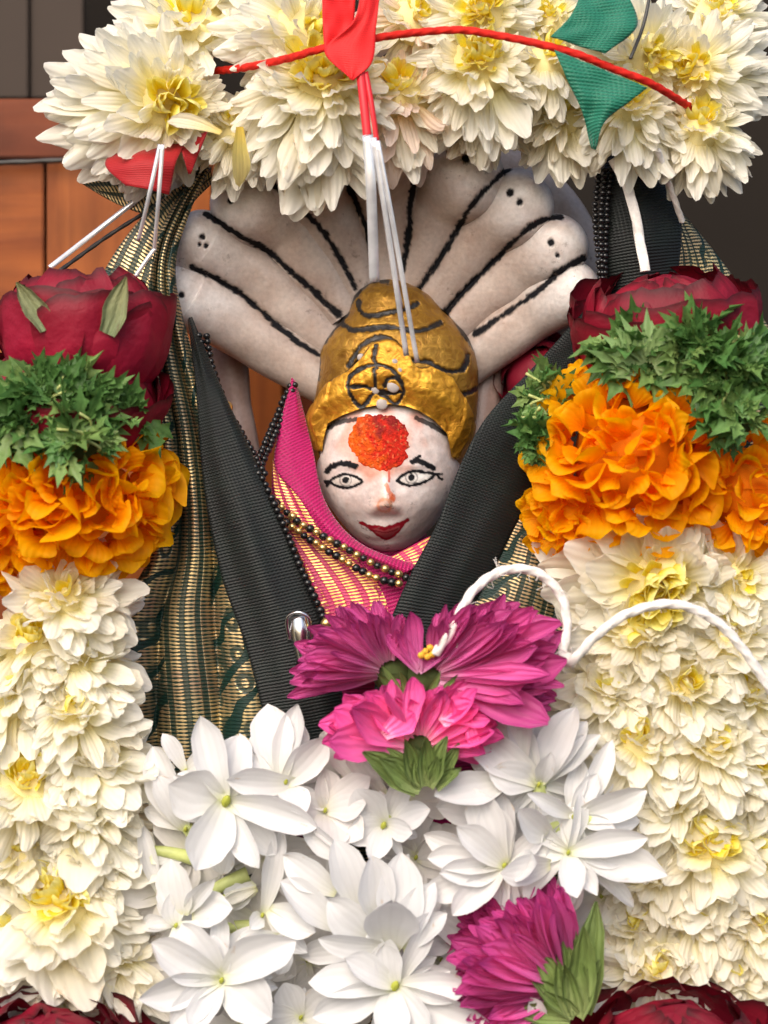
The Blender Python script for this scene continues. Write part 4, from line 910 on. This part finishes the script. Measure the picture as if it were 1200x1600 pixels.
J('open jasmine at the lower left with five broad petals', (345, 1530), [(240, 1492, 64, 40), (282, 1458, 70, 35), (224, 1560, 56, 45), (440, 1462, 74, 50), (416, 1582, 84, 55), (268, 1590, 56, 55), (302, 1606, 50, 50), (340, 1470, 50, 20)], -255, stamen=(346, 1532, 6))
J('open jasmine at the bottom middle with a green eye', (617, 1542), [(724, 1546, 56, 45), (677, 1434, 38, 25), (494, 1528, 60, 45), (757, 1602, 66, 55), (600, 1625, 62, 60), (498, 1580, 62, 50), (545, 1500, 52, 35), (660, 1610, 60, 50), (600, 1480, 50, 20)], -265, stamen=(617, 1541, 10))
J('jasmine right of the centre with layered cup shaped petals', (788, 1352), [(740, 1246, 62, 40), (728, 1296, 50, 55), (680, 1342, 50, 40), (668, 1308, 54, 20), (668, 1400, 56, 45), (718, 1424, 50, 55), (858, 1352, 58, 60, (794, 1360), 1), (765, 1260, 60, 20), (700, 1375, 50, 45)], -245, col=(1, .985, .975))
J('tall jasmine with a pointed petal beside the purple asters', (842, 1226), [(812, 1046, 52, 20, (818, 1200)), (888, 1108, 60, 30), (742, 1142, 64, 45), (916, 1130, 44, 10), (958, 1164, 40, 5, (895, 1290)), (694, 1250, 64, 50, (790, 1222)), (800, 1110, 40, 5), (780, 1200, 60, 40), (858, 1190, 30, 50)], -235, [(845, 1204, 843, 1240, 9)])
J('jasmine with wide white petals spread to the right over the cream garland', (896, 1276), [(1006, 1250, 58, 35), (835, 1246, 30, 50), (812, 1282, 50, 60, (858, 1306)), (1000, 1282, 46, 10), (930, 1212, 36, 10)], -240, [(850, 1300, 928, 1278, 12), (846, 1332, 890, 1322, 9)])
J('jasmine with long petals reaching right above the lower aster', (888, 1332), [(1002, 1308, 46, 45), (1034, 1366, 62, 35), (996, 1408, 32, 15), (900, 1394, 46, 50), (792, 1364, 56, 50, (860, 1350)), (975, 1340, 50, 20), (930, 1395, 34, 40)], -255)
J('jasmine with broad petals left of the tall pointed one', (800, 1268), [(690, 1262, 62, 30), (712, 1222, 50, 20), (742, 1215, 54, 30), (775, 1290, 44, 50), (720, 1290, 56, 10)], -205)
J('two broad jasmine petals left of the lower purple aster', (760, 1490), [(678, 1424, 56, 30), (690, 1508, 62, 35), (742, 1540, 50, 45), (672, 1470, 44, 10)], -205)
J('small jasmine petals at the bottom under the purple aster', (850, 1602), [(798, 1588, 40, 30), (830, 1570, 34, 30), (770, 1610, 50, 20)], -270)
J('jasmine at the bottom edge left of the middle flower', (470, 1590), [(400, 1600, 60, 30), (440, 1545, 56, 20), (520, 1560, 60, 30), (480, 1640, 60, 30), (420, 1630, 50, 30)], -225)
bk = [(300, 1330, 'below the green eyed flower'), (420, 1340, 'left of the upright blade like petal'), (520, 1390, 'between the largest open flower and the browned one'), (650, 1340, 'at the upper right of the largest open flower'), (730, 1340, 'under the layered cup shaped flower'),
 (480, 1500, 'below the broad crossing petal'), (560, 1530, 'left of the bottom middle green eyed flower'), (380, 1600, 'at the bottom edge under the five petalled flower'), (700, 1580, 'right of the bottom middle green eyed flower'), (250, 1580, 'beside the bottom of the left garland'),
 (900, 1230, 'behind the tall pointed flower and the wide one'), (640, 1240, 'just under the purple aster bracts'), (560, 1200, 'left of the green aster bracts'), (760, 1420, 'above the deep purple tucked aster'), (400, 1270, 'behind the green eyed upper left flower'),
 (940, 1400, 'above the tallest bract of the lower right aster'), (300, 1500, 'behind the lower left five petalled flower'), (690, 1500, 'left of the lower right purple aster'), (400, 1440, 'beside the lowest green tubes'), (330, 1420, 'around the green tubes of the buds'), (255, 1400, 'at the edge of the left garland'), (445, 1560, 'at the bottom between the two open flowers')]
for k, (x, y, wh) in enumerate(bk):
    J('shaded jasmine lying deep in the heap '+wh, (x, y), [(x+math.cos(a+k)*rng.uniform(62, 85), y+math.sin(a+k)*rng.uniform(55, 80), rng.uniform(52, 74), rng.uniform(-10, 25)) for a in np.arange(6)*1.047+rng.normal(0, .15, 6)], -165, col=(.98, .95, .91))
bud = thing('jasmine_bud', 'closed pale jasmine bud in the gap below the green tubes', 'bud', P(380, 1400, -200), GJ)
for k in range(5):
    a = k*1.257; put('petal', U['jas_cup'][k % 4], bud, P(402, 1388, -200), P(352, 1412, -205)-P(402, 1388, -200)+np.array([0, math.sin(a)*14, math.cos(a)*14]), (0, -math.sin(a), -math.cos(a)), 62, .8, 1, (.97, .95, .85, 1))

# purple asters
def aster(label, base, tips, y, n, lens, bracts=(), col=(1, 1, 1), wid=1.0):
    """tips: fan of picture directions (degrees from right, counter clockwise) and depth spread"""
    at = P(base[0], base[1], y); t = thing('purple_aster', label, 'flower', at, 'purple asters on the white heap')
    a0, a1 = tips
    put('flower_core', U['core_green'], t, at+np.array([0, 14, 0]), (0, 0, 1), (0, -1, 0), 26, 1.2, .8)
    for i in range(n):
        a = math.radians(a0+(a1-a0)*((i*.618034) % 1)); dep = rng.uniform(-.75, .35)
        L = interp(lens, (math.degrees(a)-a0)/(a1-a0))*rng.uniform(.8, 1.06)
        d = np.array([math.cos(a), dep*.8, math.sin(a)]); nn = np.array([-.25*math.cos(a), -1, .3])+rng.normal(0, .4, 3)
        c = rng.uniform(.95, 1.35); put('petal', U['aster'][rng.integers(8)], t, at+unit(d)*22, d, nn, (L-22)*(1+.1*abs(dep)), wid*rng.uniform(.9, 1.35), 1, (c*col[0], c*col[1], c*col[2], 1))
    for (bx, by, tx, ty, w) in bracts:
        A = P(bx, by, y-28); B = P(tx, ty, y-40); put('green_bract', U['bract'][rng.integers(5)], t, A, B-A, np.array([0, -1, .25])+rng.normal(0, .2, 3), np.linalg.norm(B-A), w, 1, tint((1.1, 1.1, 1.1), .2))
    return t
aster('purple aster with petals fanned to the left below the pink sari', (612, 1052), (78, 190), -225, 90, [(0, 85), (.4, 120), (1, 150)], [(620, 1085, 585, 1050, .9), (625, 1085, 600, 1040, .9), (640, 1090, 630, 1045, .9)], wid=.95)
a2 = aster('purple aster with petals fanned to the right beside the cotton thread', (668, 1058), (-18, 84), -235, 120, [(0, 180), (.35, 205), (.75, 128), (1, 80)], [(690, 1085, 720, 1055, .9), (670, 1085, 690, 1050, .9)], wid=1.0)
for p in ((664, 1018), (672, 1012), (658, 1024), (676, 1022), (668, 1026)):
    put('pollen', U['pollen'], a2, P(p[0], p[1], -262), (0, 0, 1), (0, -1, 0), 5.5, 1, 1)
for (tx, ty) in ((640, 952), (621, 985), (690, 1003), (712, 998), (604, 992)):
    A = P(655, 1050, -250); B = P(tx, ty, -262); put('petal', U['aster'][rng.integers(8)], a2, A, B-A, (rng.normal(0, .3), -1, .1), np.linalg.norm(B-A), 1.45, 1, (1.1, 1, 1.1, 1))
aster('lower purple aster with bright pink petal backs above green bracts', (655, 1168), (-2, 182), -248, 74, [(0, 120), (.3, 130), (.5, 82), (.8, 130), (1, 158)],
  [(660, 1230, 592, 1180, 1.5), (655, 1228, 630, 1150, 1.3), (665, 1228, 662, 1146, 1.3), (670, 1228, 700, 1150, 1.3), (675, 1226, 722, 1165, 1.3), (655, 1232, 565, 1168, 1.2), (660, 1230, 645, 1175, 1.3), (670, 1230, 690, 1180, 1.2), (680, 1230, 715, 1195, 1.2), (660, 1225, 610, 1165, 1.3)], (1.35, 1.3, 1.25), 1.6)
for i_, (bx, by, tx, ty, w) in enumerate(((640, 1140, 652, 1058, 1.9), (612, 1110, 608, 1062, 1.8), (600, 1150, 645, 1112, 3.2), (690, 1130, 740, 1090, 3.0), (735, 1125, 738, 1172, 2.4), (690, 1120, 768, 1122, 1.6))):
    A = P(bx, by, -285); B = P(tx, ty, -292); t_ = bpy.data.objects['purple_aster.002']
    put('petal', U['aster'][i_], t_, A, B-A, (rng.normal(0, .2), -1, .3), np.linalg.norm(B-A), w, 1, (1.7, 1.5, 1.5, 1))
aster('purple aster lying on its side at the lower right with green bracts', (888, 1545), (92, 208), -250, 190, [(0, 155), (.25, 158), (.55, 186), (1, 150)],
  [(905, 1580, 942, 1412, 1.1), (900, 1580, 893, 1428, 1.0), (905, 1580, 918, 1440, 1.0), (900, 1580, 842, 1478, 1.3), (900, 1582, 868, 1460, 1.1), (895, 1586, 828, 1530, 1.3), (890, 1592, 798, 1582, 1.3), (900, 1585, 850, 1548, 1.3), (905, 1590, 940, 1500, 1.2), (880, 1600, 800, 1605, 1.3), (900, 1585, 880, 1500, 1.1)], (1.1, 1.1, 1.1), .95)
aster('deep purple aster tucked behind the lower right one', (800, 1475), (120, 215), -238, 60, [(0, 85), (1, 95)], (), (.8, .55, .65), 1.2)

# ------------------------------------------------------------------ ribbons, cords, tinsel
rb = thing('red_ribbon', 'folded bright red ribbon bow at the middle of the top garland', 'ribbon', P(548, 60, -190))
cloth('ribbon_fold', 'red_ribbon', [(503, -30, -195), (504, 30, -200), (507, 82, -205)], [(556, -30, -180), (553, 30, -190), (540, 92, -200)], rb, nf(21, 6), 14, 20, 2.5)
cloth('ribbon_fold', 'red_ribbon', [(566, -30, -215), (553, 32, -222), (507, 79, -218), (548, 124, -224)], [(596, -30, -200), (588, 40, -215), (581, 98, -222), (552, 126, -224)], rb, nf(22, 5), 16, 30, 2.5)
def strip_obj(name, mat, pts, w, parent, twist=0.0, solid=.8):
    c = spline([P(*p) for p in pts], 24); v = []; uv = []
    tg = np.gradient(c, axis=0)
    for j in range(24):
        s = unit(np.cross(unit(tg[j]), (0, -1, 0))); a = twist*j/23; s = s*math.cos(a)+np.array([0, -1, 0])*math.sin(a)
        for q in (-1, 0, 1): v.append(c[j]+s*q*w/2+np.array([0, -1.0*(q == 0), 0])); uv.append((q*.5+.5, j*.2))
    return add(name, make_mesh(name, v, grid_faces(3, 24), M[mat], uv), parent, solid=solid)
strip_obj('red_tail', 'red_tinsel', [(563, 112, -222), (569, 165, -226), (574, 213, -228)], 13, rb)
strip_obj('red_tail', 'red_tinsel', [(571, 112, -220), (580, 160, -226), (589, 222, -226)], 8, rb, .3)
strip_obj('silver_strip', 'silver', [(574, 211, -228), (580, 300, -222), (585, 441, -190)], 15, rb, .15)
strip_obj('silver_strip', 'silver', [(584, 215, -229), (606, 360, -212), (635, 556, -160)], 8, rb, .2)
strip_obj('silver_strip', 'silver', [(590, 220, -229), (614, 350, -214), (652, 566, -160)], 7, rb, -.2)
strip_obj('silver_strip', 'silver', [(580, 214, -226), (603, 350, -208), (628, 480, -170)], 4, rb, .5)
gr = thing('green_ribbon', 'dark green ribbon tied in two pointed pieces on the red cord', 'ribbon', P(900, 70, -190))
cloth('ribbon_piece', 'green_ribbon', [(915, -30, -175), (893, 22, -195), (860, 58, -205)], [(968, -30, -170), (996, 38, -190), (946, 84, -205)], gr, nf(23, 8), 20, 24, 2.2)
cloth('ribbon_piece', 'green_ribbon', [(866, 78, -205), (884, 120, -208), (908, 170, -205), (925, 232, -196)], [(1012, 137, -205), (985, 158, -212), (945, 190, -210), (930, 234, -198)], gr, nf(24, 9), 24, 24, 2.2)
rl = thing('red_ribbon', 'red ribbon end hanging under the left flower of the top garland', 'ribbon', P(225, 240, -60))
cloth('ribbon_fold', 'dark_red_ribbon', [(190, 226, -60), (165, 258, -110), (196, 290, -130)], [(300, 215, -60), (276, 250, -130), (264, 305, -130)], rl, lambda u, v: 16*math.sin(u*3.14)+nf(25, 6)(u, v), 24, 20, 2.5)
cloth('ribbon_fold', 'dark_red_ribbon', [(281, 225, -70), (285, 240, -115), (294, 272, -110)], [(324, 205, -100), (312, 236, -105), (298, 272, -110)], rl, None, 8, 10, 2.5)
for pts in ([(250, 226, -175), (232, 310, -165), (216, 377, -120)], [(254, 226, -175), (247, 320, -165), (241, 392, -120)], [(242, 388, -122), (228, 408, -122), (212, 432, -120)]): strip_obj('silver_strip', 'silver', pts, 6, rl, .2)
tz = tag(strip_obj('tinsel_strip', 'silver', [(222, 306, 6), (150, 362, 4), (78, 418, -40)], 8, None), 'thin shiny tinsel strip slanting down over the orange door', 'tinsel')
v, f, uv = tube([P(250, 318, 30), P(170, 368, 20), P(92, 424, -20)], 3.2, 8, 30, 2, .1); tag(add('black_cord', make_mesh('black_cord', v, f, M['wire'], uv)), 'thin black cord running beside the slanting tinsel strip', 'cord')
v, f, uv = tube([P(330, 112, -10), P(392, 104, -120), P(455, 90, -168), P(500, 77, -195), P(585, 60, -200), P(650, 51, -178), P(720, 47, -172), P(775, 55, -175), P(830, 66, -182), P(900, 84, -198), P(960, 108, -185), P(1012, 128, -172), P(1062, 157, -120), P(1085, 172, -60)], 5.6, 12, 300, 3, .09)
tag(add('red_yarn', make_mesh('red_cord', v, f, M['redcord'], uv)), 'twisted red cord tying the flowers of the top garland', 'cord')
def cord(label, pts, r, mat='cotton', name='cotton_thread', rid=3, tw=.07, flat=1.0):
    v, f, uv = tube([P(*p) for p in pts], r, 14, 260, rid, tw, True, flat); return tag(add(name, make_mesh(name, v, f, M[mat], uv)), label, 'thread')
cord('thick white cotton thread looping from the purple aster over the cream garland', [(680, 1022, -262), (705, 985, -272), (738, 925, -262), (785, 892, -240), (838, 894, -225), (876, 930, -220), (886, 980, -225), (880, 1022, -240), (892, 1034, -262), (930, 995, -282), (985, 957, -292), (1055, 944, -290), (1118, 970, -282), (1165, 1020, -272), (1215, 1095, -262)], 6.6)
cord('flat white thread hanging over the black panel to the right rose', [(958, 248, -90), (982, 296, -75), (997, 360, -70), (1008, 424, -78)], 7.5, flat=.5, tw=.03)
cord('thin cream thread at the right under the garland corner', [(1028, 235, -120), (1048, 295, -70), (1066, 346, -30)], 4.5)
cord('fine brown twig standing at the top right by the green ribbon', [(1018, -20, -150), (1005, 40, -165), (985, 92, -180)], 2.6, 'wire', 'twig', 0)
# loose fuzz at the knot
kt = thing('thread_knot', 'fuzzy knot of the cotton thread beside the cream garland', 'knot', P(884, 1030, -250))
for k in range(26):
    a = rng.uniform(0, 6.28); A = P(884, 1030, -250); L = rng.uniform(10, 26)
    v, f, uv = tube([A+rng.normal(0, 4, 3), A+np.array([math.cos(a)*L*.6, rng.normal(0, 8), math.sin(a)*L*.5]), A+np.array([math.cos(a+.5)*L, rng.normal(0, 10), math.sin(a+.5)*L*.8])], .55, 4, 8); add('fibre', make_mesh('fibre', v, f, M['cotton'], uv), kt)
put('knot_core', U['pearl'], kt, P(884, 1030, -250), (0, 0, 1), (0, -1, 0), 11, 1.2, 1)
kt.children[-1].data = ball_unit('knot_core', M['cotton'], 14, 10, .15)
# steel pin
pin = thing('safety_pin', 'bent shiny steel pin head clipped on the left black panel', 'pin', P(468, 1000, -130))
v, f = [], []
v, f, uv = loft([(449, 966, -112), (451, 990, -116), (462, 1034, -116)], [(482, 960, -118), (484, 985, -122), (484, 1024, -118)], 16, 20, lambda u, v: 16*math.sin(u*3.14)**.6)
add('pin_head', make_mesh('pin_head', v, f, M['steel'], uv), pin, solid=2)
v, f, uv = tube([P(452, 1000, -122), P(449, 966, -130), P(466, 957, -138), P(482, 966, -136), P(486, 1010, -126)], 3, 8, 40); add('pin_wire', make_mesh('pin_wire', v, f, M['steel'], uv), pin)

fz = spline([P(705, 985, -272), P(738, 925, -262), P(785, 892, -240), P(838, 894, -225), P(876, 930, -220), P(886, 980, -225), P(892, 1034, -262), P(930, 995, -282), P(985, 957, -292), P(1055, 944, -290), P(1118, 970, -282), P(1165, 1020, -272)], 300)
thr = bpy.data.objects['cotton_thread']
for k in range(70):
    A = fz[rng.integers(300)]+rng.normal(0, 3, 3); dv = unit(np.array([rng.normal(0, 1), -abs(rng.normal(0, .5)), rng.normal(0, 1)])); L = rng.uniform(8, 20)
    v, f, uv = tube([A, A+dv*L*.6+rng.normal(0, 2, 3), A+dv*L+rng.normal(0, 4, 3)], .45, 4, 7); add('fibre', make_mesh('fibre', v, f, M['cotton'], uv), thr)
